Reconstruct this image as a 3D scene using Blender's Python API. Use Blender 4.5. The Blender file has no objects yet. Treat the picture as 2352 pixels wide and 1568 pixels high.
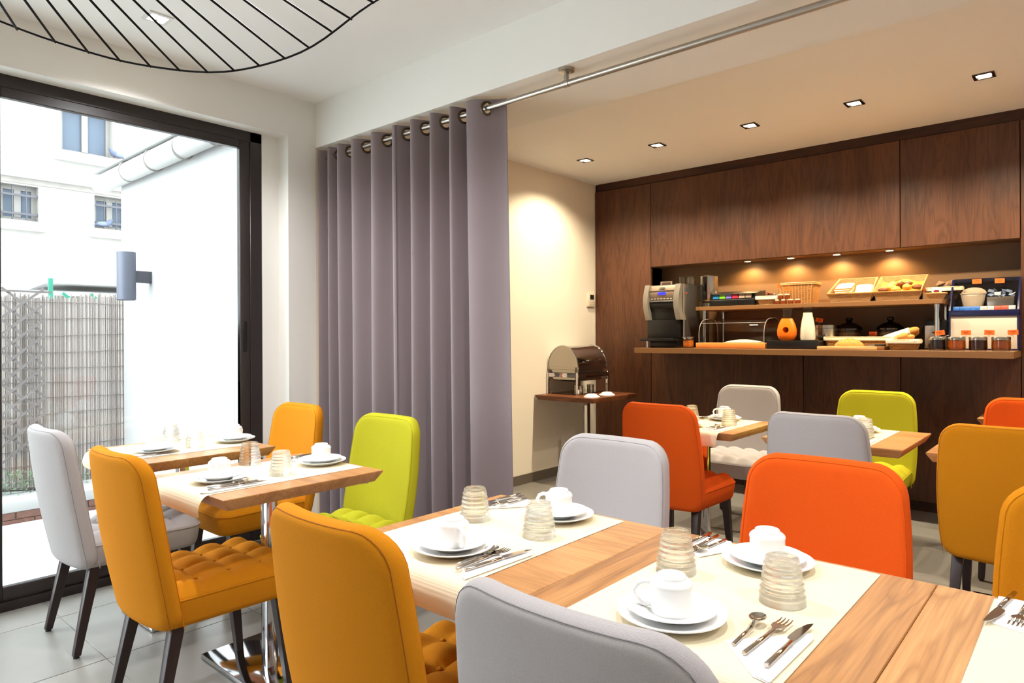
import bpy, bmesh, math, random
from mathutils import Vector, Matrix
random.seed(7)
SC = bpy.context.scene
COL = SC.collection
PI = math.pi
R = math.radians

def lin(c):
    return tuple(((v/255)/12.92 if v/255 <= .04045 else ((v/255+.055)/1.055)**2.4) for v in c)+(1,)

# ------------------------------------------------------------------ camera, sky, exposure
cam_d = bpy.data.cameras.new('camera')
cam = bpy.data.objects.new('camera', cam_d); COL.objects.link(cam)
cam_d.sensor_fit = 'HORIZONTAL'; cam_d.sensor_width = 36
cam_d.lens = 36*1539.4/2352
cam_d.shift_y = -(784-769.2)/2352
cam_d.clip_start = .02; cam_d.clip_end = 200
cam.location = (0, 0, 1.27)
cam.matrix_world = Matrix.Translation((0, 0, 1.27)) @ Matrix.Rotation(.71895, 4, 'Z') @ Matrix.Rotation(PI/2, 4, 'X') @ Matrix.Rotation(-.00459, 4, 'Z')
SC.camera = cam

W = bpy.data.worlds.new('sky'); SC.world = W; W.use_nodes = True
wb = W.node_tree.nodes['Background']
wb.inputs[0].default_value = (.86, .93, 1.0, 1); wb.inputs[1].default_value = 5.6

SC.view_settings.view_transform = 'Standard'
SC.view_settings.look = 'None'
SC.view_settings.gamma = 1
SC.view_settings.use_curve_mapping = False
SC.view_settings.exposure = 1.05
DOWN_W = 44      # watts of a dining-side downlight
BUFF_W = 45      # watts of a buffet downlight
NICHE_W = 6.5
WARM = (1, .86, .62)
NEUT = (.97, .975, 1)

SC.cycles.transparent_max_bounces = 32
pl = bpy.data.lights.new('window_portal', 'AREA'); pl.shape = 'RECTANGLE'; pl.size = 4.4; pl.size_y = 2.4
pl.cycles.is_portal = True
po = bpy.data.objects.new('window_portal', pl); COL.objects.link(po)
po.location = (-3.95, -.1, 1.25); po.rotation_euler = (0, -PI/2, 0)

# ------------------------------------------------------------------ materials
MATS = {}
def newmat(name):
    m = bpy.data.materials.new(name); m.use_nodes = True
    nt = m.node_tree; b = nt.nodes['Principled BSDF']
    MATS[name] = m
    return m, nt, b
def N(nt, t, **kw):
    n = nt.nodes.new(t)
    for k, v in kw.items(): setattr(n, k, v)
    return n
def plain(name, rgb, rough=.5, metal=0, spec=.5, noise=0, nscale=40, bump=0, bscale=200, sheen=0, coat=0, emit=None, es=0, trans=0, alpha=1):
    m, nt, b = newmat(name)
    b.inputs['Base Color'].default_value = lin(rgb)
    b.inputs['Roughness'].default_value = rough
    b.inputs['Metallic'].default_value = metal
    b.inputs['Specular IOR Level'].default_value = spec
    if sheen: b.inputs['Sheen Weight'].default_value = sheen; b.inputs['Sheen Roughness'].default_value = .5
    if coat: b.inputs['Coat Weight'].default_value = coat
    if emit: b.inputs['Emission Color'].default_value = lin(emit); b.inputs['Emission Strength'].default_value = es
    if trans: b.inputs['Transmission Weight'].default_value = trans
    if alpha < 1: b.inputs['Alpha'].default_value = alpha
    if noise or bump:
        tc = N(nt, 'ShaderNodeTexCoord')
    if noise:
        n = N(nt, 'ShaderNodeTexNoise'); n.inputs['Scale'].default_value = nscale; n.inputs['Detail'].default_value = 4
        nt.links.new(tc.outputs['Object'], n.inputs['Vector'])
        mx = N(nt, 'ShaderNodeMix', data_type='RGBA')
        c = lin(rgb)
        mx.inputs[6].default_value = tuple(v*(1-noise) for v in c[:3])+(1,)
        mx.inputs[7].default_value = tuple(min(1, v*(1+noise)) for v in c[:3])+(1,)
        nt.links.new(n.outputs['Fac'], mx.inputs[0]); nt.links.new(mx.outputs[2], b.inputs['Base Color'])
    if bump:
        n2 = N(nt, 'ShaderNodeTexNoise'); n2.inputs['Scale'].default_value = bscale; n2.inputs['Detail'].default_value = 3
        nt.links.new(tc.outputs['Object'], n2.inputs['Vector'])
        bp = N(nt, 'ShaderNodeBump'); bp.inputs['Strength'].default_value = bump; bp.inputs['Distance'].default_value = .002
        nt.links.new(n2.outputs['Fac'], bp.inputs['Height']); nt.links.new(bp.outputs[0], b.inputs['Normal'])
    return m
def fabric(name, rgb, weave=420):
    m, nt, b = newmat(name)
    b.inputs['Roughness'].default_value = .92; b.inputs['Specular IOR Level'].default_value = .15
    b.inputs['Sheen Weight'].default_value = .12; b.inputs['Sheen Roughness'].default_value = .45
    c = lin(rgb)
    b.inputs['Sheen Tint'].default_value = c
    tc = N(nt, 'ShaderNodeTexCoord')
    n = N(nt, 'ShaderNodeTexNoise'); n.inputs['Scale'].default_value = 900; n.inputs['Detail'].default_value = 2
    nt.links.new(tc.outputs['Object'], n.inputs['Vector'])
    mx = N(nt, 'ShaderNodeMix', data_type='RGBA')
    mx.inputs[6].default_value = tuple(v*.72 for v in c[:3])+(1,); mx.inputs[7].default_value = tuple(min(1, v*1.22) for v in c[:3])+(1,)
    nt.links.new(n.outputs['Fac'], mx.inputs[0]); nt.links.new(mx.outputs[2], b.inputs['Base Color'])
    w1 = N(nt, 'ShaderNodeTexWave', wave_type='BANDS', bands_direction='Z'); w1.inputs['Scale'].default_value = weave*.75; w1.inputs['Distortion'].default_value = 1.2; w1.inputs['Detail Scale'].default_value = 8
    w2 = N(nt, 'ShaderNodeTexWave', wave_type='BANDS', bands_direction='X'); w2.inputs['Scale'].default_value = weave*.75; w2.inputs['Distortion'].default_value = 1.2; w2.inputs['Detail Scale'].default_value = 8
    for w in (w1, w2): nt.links.new(tc.outputs['Object'], w.inputs['Vector'])
    ad = N(nt, 'ShaderNodeMath', operation='ADD')
    nt.links.new(w1.outputs['Fac'], ad.inputs[0]); nt.links.new(w2.outputs['Fac'], ad.inputs[1])
    ad2 = N(nt, 'ShaderNodeMath', operation='MULTIPLY_ADD'); ad2.inputs[1].default_value = .5
    nt.links.new(ad.outputs[0], ad2.inputs[0]); nt.links.new(n.outputs['Fac'], ad2.inputs[2])
    bp = N(nt, 'ShaderNodeBump'); bp.inputs['Strength'].default_value = .35; bp.inputs['Distance'].default_value = .0012
    nt.links.new(ad2.outputs[0], bp.inputs['Height']); nt.links.new(bp.outputs[0], b.inputs['Normal'])
    return m
def wood(name, light, mid, dark, axis='X', rough=.38, scale=1.0, figure=.55, coat=0):
    m, nt, b = newmat(name)
    b.inputs['Roughness'].default_value = rough
    b.inputs['Specular IOR Level'].default_value = .4
    if coat: b.inputs['Coat Weight'].default_value = coat; b.inputs['Coat Roughness'].default_value = .25
    tc = N(nt, 'ShaderNodeTexCoord'); oi = N(nt, 'ShaderNodeObjectInfo')
    off = N(nt, 'ShaderNodeVectorMath', operation='SCALE'); off.inputs['Scale'].default_value = 7.3
    cb = N(nt, 'ShaderNodeCombineXYZ')
    for i in range(3): nt.links.new(oi.outputs['Random'], cb.inputs[i])
    nt.links.new(cb.outputs[0], off.inputs[0])
    ad = N(nt, 'ShaderNodeVectorMath', operation='ADD')
    nt.links.new(tc.outputs['Object'], ad.inputs[0]); nt.links.new(off.outputs[0], ad.inputs[1])
    def mapped(along, across):
        mp = N(nt, 'ShaderNodeMapping')
        mp.inputs['Scale'].default_value = tuple(along if a == axis else across for a in 'XYZ')
        nt.links.new(ad.outputs[0], mp.inputs['Vector']); return mp
    # wide figure
    mp1 = mapped(1.1*scale, 9*scale)
    n1 = N(nt, 'ShaderNodeTexNoise'); n1.inputs['Scale'].default_value = 1.0; n1.inputs['Detail'].default_value = 3; n1.inputs['Distortion'].default_value = .6
    nt.links.new(mp1.outputs[0], n1.inputs['Vector'])
    # growth rings: contour lines of a slow noise
    mul = N(nt, 'ShaderNodeMath', operation='MULTIPLY'); mul.inputs[1].default_value = 14
    nt.links.new(n1.outputs['Fac'], mul.inputs[0])
    fr = N(nt, 'ShaderNodeMath', operation='PINGPONG'); fr.inputs[1].default_value = 1
    nt.links.new(mul.outputs[0], fr.inputs[0])
    pw = N(nt, 'ShaderNodeMath', operation='POWER'); pw.inputs[1].default_value = 2.2
    nt.links.new(fr.outputs[0], pw.inputs[0])
    # fine pores
    mp2 = mapped(5*scale, 190*scale)
    n2 = N(nt, 'ShaderNodeTexNoise'); n2.inputs['Scale'].default_value = 1.0; n2.inputs['Detail'].default_value = 4
    nt.links.new(mp2.outputs[0], n2.inputs['Vector'])
    mp3 = mapped(.7*scale, 4.2*scale)
    n3 = N(nt, 'ShaderNodeTexNoise'); n3.inputs['Scale'].default_value = 1.0; n3.inputs['Detail'].default_value = 2
    nt.links.new(mp3.outputs[0], n3.inputs['Vector'])
    a1 = N(nt, 'ShaderNodeMath', operation='MULTIPLY_ADD'); a1.inputs[1].default_value = figure*.55
    nt.links.new(pw.outputs[0], a1.inputs[0])
    a2 = N(nt, 'ShaderNodeMath', operation='MULTIPLY_ADD'); a2.inputs[1].default_value = .55; a2.inputs[2].default_value = -.12
    nt.links.new(n2.outputs['Fac'], a2.inputs[0]); nt.links.new(a2.outputs[0], a1.inputs[2])
    a3 = N(nt, 'ShaderNodeMath', operation='MULTIPLY_ADD'); a3.inputs[1].default_value = .7
    nt.links.new(n3.outputs['Fac'], a3.inputs[0]); nt.links.new(a1.outputs[0], a3.inputs[2])
    cr = N(nt, 'ShaderNodeValToRGB')
    e = cr.color_ramp.elements
    e[0].position = .28; e[0].color = lin(light); e[1].position = .92; e[1].color = lin(dark)
    q = e.new(.58); q.color = lin(mid)
    nt.links.new(a3.outputs[0], cr.inputs[0]); nt.links.new(cr.outputs[0], b.inputs['Base Color'])
    bp = N(nt, 'ShaderNodeBump'); bp.inputs['Strength'].default_value = .08; bp.inputs['Distance'].default_value = .001
    nt.links.new(n2.outputs['Fac'], bp.inputs['Height']); nt.links.new(bp.outputs[0], b.inputs['Normal'])
    return m
def thin_glass(name, centre=(250, 251, 250), edge=(190, 195, 192), gloss=1.0, rough=0.0, blend=.35):
    m = bpy.data.materials.new(name); m.use_nodes = True; nt = m.node_tree
    nt.nodes.remove(nt.nodes['Principled BSDF']); out = nt.nodes['Material Output']; MATS[name] = m
    lw = N(nt, 'ShaderNodeLayerWeight'); lw.inputs['Blend'].default_value = .5
    p0 = N(nt, 'ShaderNodeMath', operation='POWER'); p0.inputs[1].default_value = 3
    nt.links.new(lw.outputs['Facing'], p0.inputs[0])
    mx = N(nt, 'ShaderNodeMix', data_type='RGBA'); mx.inputs[6].default_value = lin(centre); mx.inputs[7].default_value = lin(edge)
    nt.links.new(p0.outputs[0], mx.inputs[0])
    t = N(nt, 'ShaderNodeBsdfTransparent'); nt.links.new(mx.outputs[2], t.inputs[0])
    g = N(nt, 'ShaderNodeBsdfGlossy'); g.inputs['Roughness'].default_value = rough
    l2 = N(nt, 'ShaderNodeLayerWeight'); l2.inputs['Blend'].default_value = .5
    pw = N(nt, 'ShaderNodeMath', operation='POWER'); pw.inputs[1].default_value = 4.5
    nt.links.new(l2.outputs['Facing'], pw.inputs[0])
    ml = N(nt, 'ShaderNodeMath', operation='MULTIPLY_ADD'); ml.inputs[1].default_value = .75*gloss; ml.inputs[2].default_value = .035*gloss; ml.use_clamp = True
    nt.links.new(pw.outputs[0], ml.inputs[0])
    ms = N(nt, 'ShaderNodeMixShader'); nt.links.new(ml.outputs[0], ms.inputs[0]); nt.links.new(t.outputs[0], ms.inputs[1]); nt.links.new(g.outputs[0], ms.inputs[2])
    nt.links.new(ms.outputs[0], out.inputs['Surface'])
    return m
def wicker(name, light, dark, bw=.022, bh=.0075):
    m, nt, b = newmat(name)
    b.inputs['Roughness'].default_value = .6
    tc = N(nt, 'ShaderNodeTexCoord'); sp = N(nt, 'ShaderNodeSeparateXYZ'); nt.links.new(tc.outputs['Object'], sp.inputs[0])
    ad = N(nt, 'ShaderNodeMath', operation='ADD'); nt.links.new(sp.outputs[0], ad.inputs[0]); nt.links.new(sp.outputs[1], ad.inputs[1])
    cb = N(nt, 'ShaderNodeCombineXYZ'); nt.links.new(ad.outputs[0], cb.inputs[0]); nt.links.new(sp.outputs[2], cb.inputs[1])
    br = N(nt, 'ShaderNodeTexBrick'); br.offset = .5
    br.inputs['Scale'].default_value = 1; br.inputs['Brick Width'].default_value = bw; br.inputs['Row Height'].default_value = bh
    br.inputs['Mortar Size'].default_value = .0013; br.inputs['Mortar Smooth'].default_value = .8
    c = lin(light); br.inputs['Color1'].default_value = c; br.inputs['Color2'].default_value = tuple(v*.72 for v in c[:3])+(1,); br.inputs['Mortar'].default_value = lin(dark)
    nt.links.new(cb.outputs[0], br.inputs['Vector']); nt.links.new(br.outputs['Color'], b.inputs['Base Color'])
    bp = N(nt, 'ShaderNodeBump'); bp.invert = True; bp.inputs['Strength'].default_value = .8; bp.inputs['Distance'].default_value = .003
    nt.links.new(br.outputs['Fac'], bp.inputs['Height']); nt.links.new(bp.outputs[0], b.inputs['Normal'])
    return m
def emis(name, rgb, s):
    return plain(name, (0, 0, 0), emit=rgb, es=s)

white_wall = plain('white_paint', (236, 234, 228), .75, noise=.012, nscale=6, bump=.05, bscale=300)
ceil_paint = plain('ceiling_paint', (240, 239, 236), .8)
cream_wall = plain('cream_paint', (232, 222, 204), .6, noise=.012, nscale=6, bump=.06, bscale=350)
tile_m = plain('floor_tile', (140, 136, 129), .28, noise=.10, nscale=5, bump=.06, bscale=90)
grout_m = plain('tile_grout', (205, 198, 182), .8)
base_tile = plain('skirting_tile', (98, 88, 76), .45, noise=.1, nscale=9)
dark_alu = plain('dark_aluminium', (44, 36, 34), .38, spec=.45)
pane_m = thin_glass('window_glass', (250, 252, 251), (205, 215, 212), 1.0)
table_x = wood('oak_table_cross_grain', (206, 154, 98), (178, 124, 74), (142, 94, 56), 'X', figure=.35)
table_y = wood('oak_table_long_grain', (200, 148, 92), (172, 118, 68), (132, 86, 50), 'Y', figure=.5)
table_w = wood('walnut_side_table', (150, 92, 56), (118, 68, 40), (84, 46, 28), 'X')
panel_m = wood('walnut_veneer', (102, 63, 40), (82, 48, 29), (60, 35, 20), 'Z', rough=.42, scale=1.25, figure=.4)
trim_wood = wood('dark_walnut_trim', (84, 48, 30), (62, 34, 22), (42, 22, 14), 'X', rough=.45)
counter_m = plain('tan_laminate', (132, 92, 54), .42, noise=.03, nscale=20)
niche_m = plain('taupe_laminate', (112, 82, 52), .5, noise=.03, nscale=12)
dark_in = plain('dark_joint', (22, 14, 10), .8)
chrome = plain('chrome', (205, 205, 208), .08, 1)
steel = plain('brushed_steel', (180, 174, 165), .26, 1)
rod_m = plain('satin_nickel', (172, 164, 154), .28, 1)
dark_steel = plain('dark_chrome', (96, 88, 82), .14, 1)
wenge = plain('wenge_wood', (44, 28, 26), .42, noise=.25, nscale=60)
black_pl = plain('black_plastic', (16, 15, 16), .35)
black_mt = plain('black_wire', (8, 8, 8), .6, spec=.2)
porcelain = plain('white_porcelain', (246, 246, 244), .16, spec=.5)
def real_glass(name, mixw=.6):
    m = bpy.data.materials.new(name); m.use_nodes = True; nt = m.node_tree
    nt.nodes.remove(nt.nodes['Principled BSDF']); out = nt.nodes['Material Output']; MATS[name] = m
    g = N(nt, 'ShaderNodeBsdfGlass'); g.inputs['IOR'].default_value = 1.46; g.inputs['Roughness'].default_value = 0; g.inputs['Color'].default_value = (.985, .985, .975, 1)
    t = N(nt, 'ShaderNodeBsdfTransparent'); t.inputs[0].default_value = (.985, .985, .975, 1)
    ms = N(nt, 'ShaderNodeMixShader'); ms.inputs[0].default_value = mixw
    nt.links.new(t.outputs[0], ms.inputs[1]); nt.links.new(g.outputs[0], ms.inputs[2]); nt.links.new(ms.outputs[0], out.inputs['Surface'])
    return m
tumbler_m = real_glass('ribbed_glass', .5)
cut_m = plain('polished_cutlery', (196, 188, 180), .12, 1)
napkin_m = plain('paper_napkin', (248, 247, 244), .9, bump=.1, bscale=500)
glass_m = thin_glass('tumbler_glass', (254, 254, 252), (150, 142, 132), 1.0, .02)
clear_m = thin_glass('clear_acrylic', (240, 236, 232), (180, 172, 168), 1.0, .02, .25)
fab = {
 'ochre': fabric('ochre_wool', (206, 130, 18)), 'orange': fabric('orange_wool', (226, 88, 20)),
 'lime': fabric('lime_wool', (180, 174, 36)), 'grey': fabric('grey_wool', (178, 172, 171))}
seamc = {
 'ochre': plain('ochre_thread', (150, 80, 10), .9), 'orange': plain('orange_thread', (176, 52, 8), .9),
 'lime': plain('lime_thread', (130, 122, 14), .9), 'grey': plain('grey_thread', (132, 126, 130), .9)}
curtain_m = plain('mauve_grey_cloth', (132, 118, 120), .9, noise=.18, nscale=700, sheen=.15, bump=.2, bscale=700)
# ------------------------------------------------------------------ mesh builder
class MB:
    def __init__(s): s.v = []; s.f = []; s.sm = []
    def add(s, vs, fs, smooth=True, T=None):
        o = len(s.v)
        s.v += [tuple(T @ Vector(p)) if T else tuple(p) for p in vs]
        s.f += [tuple(i+o for i in f) for f in fs]; s.sm += [smooth]*len(fs)
        return s
    def box(s, x0, y0, z0, x1, y1, z1, T=None):
        vs = [(x0,y0,z0),(x1,y0,z0),(x1,y1,z0),(x0,y1,z0),(x0,y0,z1),(x1,y0,z1),(x1,y1,z1),(x0,y1,z1)]
        return s.add(vs, [(0,3,2,1),(4,5,6,7),(0,1,5,4),(1,2,6,5),(2,3,7,6),(3,0,4,7)], False, T)
    def rings(s, rings, closed=True, cap0=True, cap1=True, smooth=True, T=None):
        n = len(rings[0]); vs = [p for r in rings for p in r]; fs = []
        for i in range(len(rings)-1):
            for j in range(n if closed else n-1):
                k = (j+1) % n
                fs.append((i*n+j, i*n+k, (i+1)*n+k, (i+1)*n+j))
        if cap0: fs.append(tuple(reversed(range(n))))
        if cap1: fs.append(tuple((len(rings)-1)*n+j for j in range(n)))
        return s.add(vs, fs, smooth, T)
    def lathe(s, prof, n=24, T=None, smooth=True):
        rs = []
        for r, z in prof:
            r = max(r, 1e-5)
            rs.append([(r*math.cos(2*PI*j/n), r*math.sin(2*PI*j/n), z) for j in range(n)])
        return s.rings(rs, True, prof[0][0] > 1e-4, prof[-1][0] > 1e-4, smooth, T)
    def cyl(s, x, y, z0, z1, r, n=20, r2=None):
        return s.lathe([(r, z0), (r2 if r2 is not None else r, z1)], n, Matrix.Translation((x, y, 0)))
    def tube(s, pts, r, n=8, closed=False, T=None, flat=1.0):
        pts = [Vector(p) for p in pts]; m = len(pts); rs = []
        up = None
        for i, p in enumerate(pts):
            a = pts[(i-1) % m] if (closed or i > 0) else p
            c = pts[(i+1) % m] if (closed or i < m-1) else p
            d = (c-a).normalized()
            if up is None:
                up = Vector((0,0,1)) if abs(d.z) < .9 else Vector((1,0,0))
            sd = d.cross(up)
            if sd.length < 1e-6: sd = d.cross(Vector((1,0,0)))
            sd.normalize(); u2 = sd.cross(d).normalized(); up = u2
            rr = r[i] if isinstance(r, (list, tuple)) else r
            rs.append([tuple(p + sd*math.cos(2*PI*j/n)*rr + u2*math.sin(2*PI*j/n)*rr*flat) for j in range(n)])
        if closed:
            rs.append(rs[0]); return s.rings(rs, True, False, False, True, T)
        return s.rings(rs, True, True, True, True, T)
    def prism(s, poly, z0, z1, T=None):
        return s.rings([[(x,y,z0) for x,y in poly], [(x,y,z1) for x,y in poly]], True, True, True, False, T)
    def grid(s, fn, nu, nv, T=None, flip=False):
        vs = [fn(i/nu, j/nv) for j in range(nv+1) for i in range(nu+1)]; fs = []
        for j in range(nv):
            for i in range(nu):
                a = j*(nu+1)+i; q = (a, a+1, a+nu+2, a+nu+1)
                fs.append(tuple(reversed(q)) if flip else q)
        return s.add(vs, fs, True, T)
    def ell(s, c, r, nu=14, nv=10, T=None):
        c = Vector(c)
        pr = [(max(1e-5, math.sin(PI*j/nv)), -math.cos(PI*j/nv)) for j in range(nv+1)]
        rs = [[(c.x+q*r[0]*math.cos(2*PI*i/nu), c.y+q*r[1]*math.sin(2*PI*i/nu), c.z+h*r[2]) for i in range(nu)] for q, h in pr]
        return s.rings(rs, True, False, False, True, T)
    def mesh(s, name, m=None, bevel=0, seg=2, merge=True, angle=40):
        me = bpy.data.meshes.new(name); me.from_pydata(s.v, [], s.f)
        me.polygons.foreach_set('use_smooth', s.sm)
        bm = bmesh.new(); bm.from_mesh(me)
        if merge: bmesh.ops.remove_doubles(bm, verts=bm.verts, dist=2e-6)
        if bevel:
            es = [e for e in bm.edges if len(e.link_faces) == 2 and e.calc_face_angle(0) > R(30)]
            bmesh.ops.bevel(bm, geom=es, offset=bevel, segments=seg, profile=.5, affect='EDGES', clamp_overlap=True)
            for f in bm.faces: f.smooth = True
        bmesh.ops.recalc_face_normals(bm, faces=bm.faces)
        bm.to_mesh(me); bm.free()
        try: me.set_sharp_from_angle(angle=R(angle))
        except Exception: pass
        if m: me.materials.append(m)
        return me
    def ob(s, name, m, parent=None, loc=(0,0,0), rot=(0,0,0), bevel=0, seg=2, label=None, cat=None, group=None, kind=None, merge=True, angle=40):
        o = bpy.data.objects.new(name, s.mesh(name, m, bevel, seg, merge, angle)); COL.objects.link(o)
        o.location = loc; o.rotation_euler = rot
        if parent: o.parent = parent
        tag(o, label, cat, group, kind)
        return o
def tag(o, label=None, cat=None, group=None, kind=None):
    if label: o['label'] = label
    if cat: o['category'] = cat
    if group: o['group'] = group
    if kind: o['kind'] = kind
    return o
def thing(name, label, cat, loc=(0,0,0), rz=0, group=None):
    o = bpy.data.objects.new(name, None); COL.objects.link(o); o.empty_display_size = .1
    o.location = loc; o.rotation_euler = (0,0,rz)
    return tag(o, label, cat, group)
def inst(me, name, parent, loc=(0,0,0), rot=(0,0,0), m=None, **kw):
    o = bpy.data.objects.new(name, me); COL.objects.link(o); o.parent = parent
    o.location = loc; o.rotation_euler = rot
    if m:
        o.material_slots[0].link = 'OBJECT'; o.material_slots[0].material = m
    tag(o, **kw)
    return o
def dup(root, loc, rz=0, label=None, group=None, name=None):
    def cp(o, par):
        c = o.copy(); COL.objects.link(c); c.parent = par
        for ch in [x for x in CH.get(o.name, [])]: cp(ch, c)
        return c
    CH = {}
    for o in bpy.data.objects:
        if o.parent: CH.setdefault(o.parent.name, []).append(o)
    r = cp(root, None); r.location = loc; r.rotation_euler = (0,0,rz)
    if label: r['label'] = label
    if group: r['group'] = group
    return r
def rrect(hx, hy, rad, n=5, cx=0, cy=0, z=0):
    pts = []
    for q, (sx, sy) in enumerate(((1,1),(-1,1),(-1,-1),(1,-1))):
        for k in range(n+1):
            a = PI/2*q + PI/2*k/n
            pts.append((cx+sx*(hx-rad)+rad*math.cos(a), cy+sy*(hy-rad)+rad*math.sin(a), z))
    return pts
def box_ob(name, m, b, parent=None, bevel=.002, **kw):
    x0,y0,z0,x1,y1,z1 = b; c = ((x0+x1)/2, (y0+y1)/2, (z0+z1)/2)
    hx,hy,hz = (x1-x0)/2, (y1-y0)/2, (z1-z0)/2
    pl = parent.location if parent else Vector((0,0,0))
    return MB().box(-hx,-hy,-hz,hx,hy,hz).ob(name, m, parent, tuple(Vector(c)-pl) if parent else c, bevel=bevel, seg=1, **kw)
# ------------------------------------------------------------------ the room
CZ = 2.73          # ceiling
XL, XR, YB, YF = -3.70, 2.45, 5.46, -2.45
fl = MB().box(-3.95, YF-.1, -.12, XR+.1, 5.62, -.004).ob('floor', grout_m, kind='structure')
tm = MB().box(-.2985, -.3035, -.012, .2985, .3035, 0).mesh('tile', tile_m, .0012, 1)
x = -2.35 - 3*.6
while x < XR:
    y = 1.543 - 7*.61
    while y < 5.6:
        inst(tm, 'tile', fl, (x+.3, y+.305, 0)); y += .61
    x += .6
ce = MB().box(-3.95, YF-.1, CZ, XR+.1, 2.36, CZ+.1).box(-3.95, 2.36, CZ, XR+.1, 5.62, CZ+.1).ob('ceiling', ceil_paint, kind='structure')
MB().box(XL, 2.36, 2.449, XR, 2.885, CZ+.02).ob('trim_1', white_wall, kind='structure', bevel=.002, seg=1, label='white dropped beam above the curtain rail')
wl = MB().box(-4.0, YF, 2.49, XL, 2.17, CZ+.05).box(-4.0, 2.06, 0, -3.81, 2.17, 2.49).box(-4.0, 2.17, 0, XL, 2.36, CZ+.05).ob('wall_left', white_wall, kind='structure')
MB().box(-4.0, 2.36, 0, XL, 5.62, CZ+.05).ob('alcove_wall', cream_wall, wl)
MB().box(XR, YF, 0, XR+.1, 5.62, CZ+.05).ob('wall_right', white_wall, kind='structure')
MB().box(-4.0, YF-.1, 0, XR+.1, YF, CZ+.05).ob('wall_front', white_wall, kind='structure')
bs = MB().box(XL, 2.2, .0, XL+.006, 5.46, .076).ob('baseboard_left', grout_m, kind='structure')
bt = MB().box(0, -.2985, .001, .012, .2985, .08).mesh('skirting_tile', base_tile, .001, 1)
for k in range(6): inst(bt, 'skirting_tile', bs, (XL, 4.73+.3-.6*k, 0))
inst(bt, 'skirting_tile', bs, (XL, 4.73+.3+.305, 0)).scale.y = .4

# wood wall with niche
NX0, NX1, NZ0, NZ1, NY = -3.083, -.380, 1.11, 1.885, 5.66
wbk = MB().box(XL, 5.482, 0, NX0, 5.75, CZ).box(NX1, 5.482, 0, XR, 5.75, CZ).box(NX0, 5.482, NZ1+.001, NX1, 5.75, CZ).box(NX0, 5.54, 0, NX1, 5.75, NZ0).ob('wall_back', dark_in, kind='structure')
def panel(x0, x1, z0, z1, y=YB, t=.02):
    return box_ob('wood_panel', panel_m, (x0+.0025, y, z0+.002, x1-.0025, y+t, z1-.002), wbk, .0012)
ZT = 2.655
panel(XL+.005, -3.085, .082, ZT)
panel(-3.085, -1.0695, NZ1, ZT); panel(-1.0695, -.38, NZ1, ZT)
panel(-.38, 1.0, .082, ZT); panel(1.0, XR, .082, ZT)
panel(-3.085, -1.744, .082, 1.116); panel(-1.744, -1.0695, .082, 1.116); panel(-1.0695, -.38, .082, 1.116)
MB().box(NX0, NY, NZ0, NX1, NY+.02, NZ1).ob('niche_back', niche_m, wbk)
MB().box(NX0, YB+.02, NZ1-.002, NX1, NY, NZ1+.004).ob('niche_soffit', niche_m, wbk)
MB().box(NX0-.004, YB+.02, NZ0, NX0, NY, NZ1).box(NX1, YB+.02, NZ0, NX1+.004, NY, NZ1).ob('niche_side', panel_m, wbk)
MB().box(XL+.02, YB+.015, ZT+.002, XR, 5.52, CZ+.01).ob('top_rail', trim_wood, wbk, bevel=.002, seg=1)
MB().box(XL+.01, YB+.065, 0, XR, 5.56, .08).ob('plinth', trim_wood, wbk)

# sliding window
wn = MB().box(-3.90, -2.35, .0, -3.81, 2.06, .03).ob('window_1', dark_alu, kind='structure')
fr = MB()
fr.box(-3.90, -2.35, 2.43, -3.812, 2.06, 2.53).box(-3.90, 1.985, .03, -3.812, 2.06, 2.5).box(-3.90, -2.40, .03, -3.812, -2.32, 2.5)
fr.ob('frame', dark_alu, wn, bevel=.003, seg=1)
MB().box(-3.835, -2.35, .03, -3.806, 1.985, .045).box(-3.86, -2.35, .03, -3.85, 1.985, .05).ob('track', dark_alu, wn)
def sash(y0, y1, xo):
    s = MB().box(xo, y0, .045, xo+.036, y0+.062, 2.44).box(xo, y1-.062, .045, xo+.036, y1, 2.44).box(xo, y0+.062, .045, xo+.036, y1-.062, .112).box(xo, y0+.062, 2.385, xo+.036, y1-.062, 2.45).ob('sash', dark_alu, wn, bevel=.003, seg=1)
    MB().box(xo+.014, y0+.05, .10, xo+.020, y1-.05, 2.40).ob('glass_pane', pane_m, s)
    return s
s1 = sash(.715, 1.985, -3.852); sash(-.62, .775, -3.895); sash(-2.33, -.56, -3.852)
MB().box(-3.816, 1.938, 1.18, -3.810, 1.962, 1.36).ob('latch', black_pl, s1, bevel=.001, seg=1)

# ------------------------------------------------------------------ ceiling downlights
bulb_m = emis('lamp_glow', (255, 240, 214), 22)
white_bez = plain('white_bezel', (225, 225, 222), .4)
rust = plain('lamp_capsule', (150, 90, 60), .4)
def downlight(x, y, w, col, label, group, bezel, cone=140, z=CZ):
    t = thing('ceiling_downlight', label, 'ceiling light', (x, y, z), 0, group)
    MB().box(-.052,-.052,-.006,-.036,.052,0).box(.036,-.052,-.006,.052,.052,0).box(-.036,-.052,-.006,.036,-.036,0).box(-.036,.036,-.006,.036,.052,0).ob('bezel', bezel, t)
    MB().lathe([(.037, -.002), (.03, -.0035), (0, -.004)], 16).ob('lamp', bulb_m, t)
    MB().box(-.03,-.004,-.0075,-.008,.004,-.0045).ob('lamp_clip', rust, t)
    l = bpy.data.lights.new('lamp_light', 'SPOT'); l.energy = w; l.color = col; l.spot_size = R(cone); l.spot_blend = .55; l.shadow_soft_size = .035
    lo = bpy.data.objects.new('lamp_light', l); COL.objects.link(lo); lo.parent = t; lo.location = (0, 0, -.02)
    return t
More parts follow.
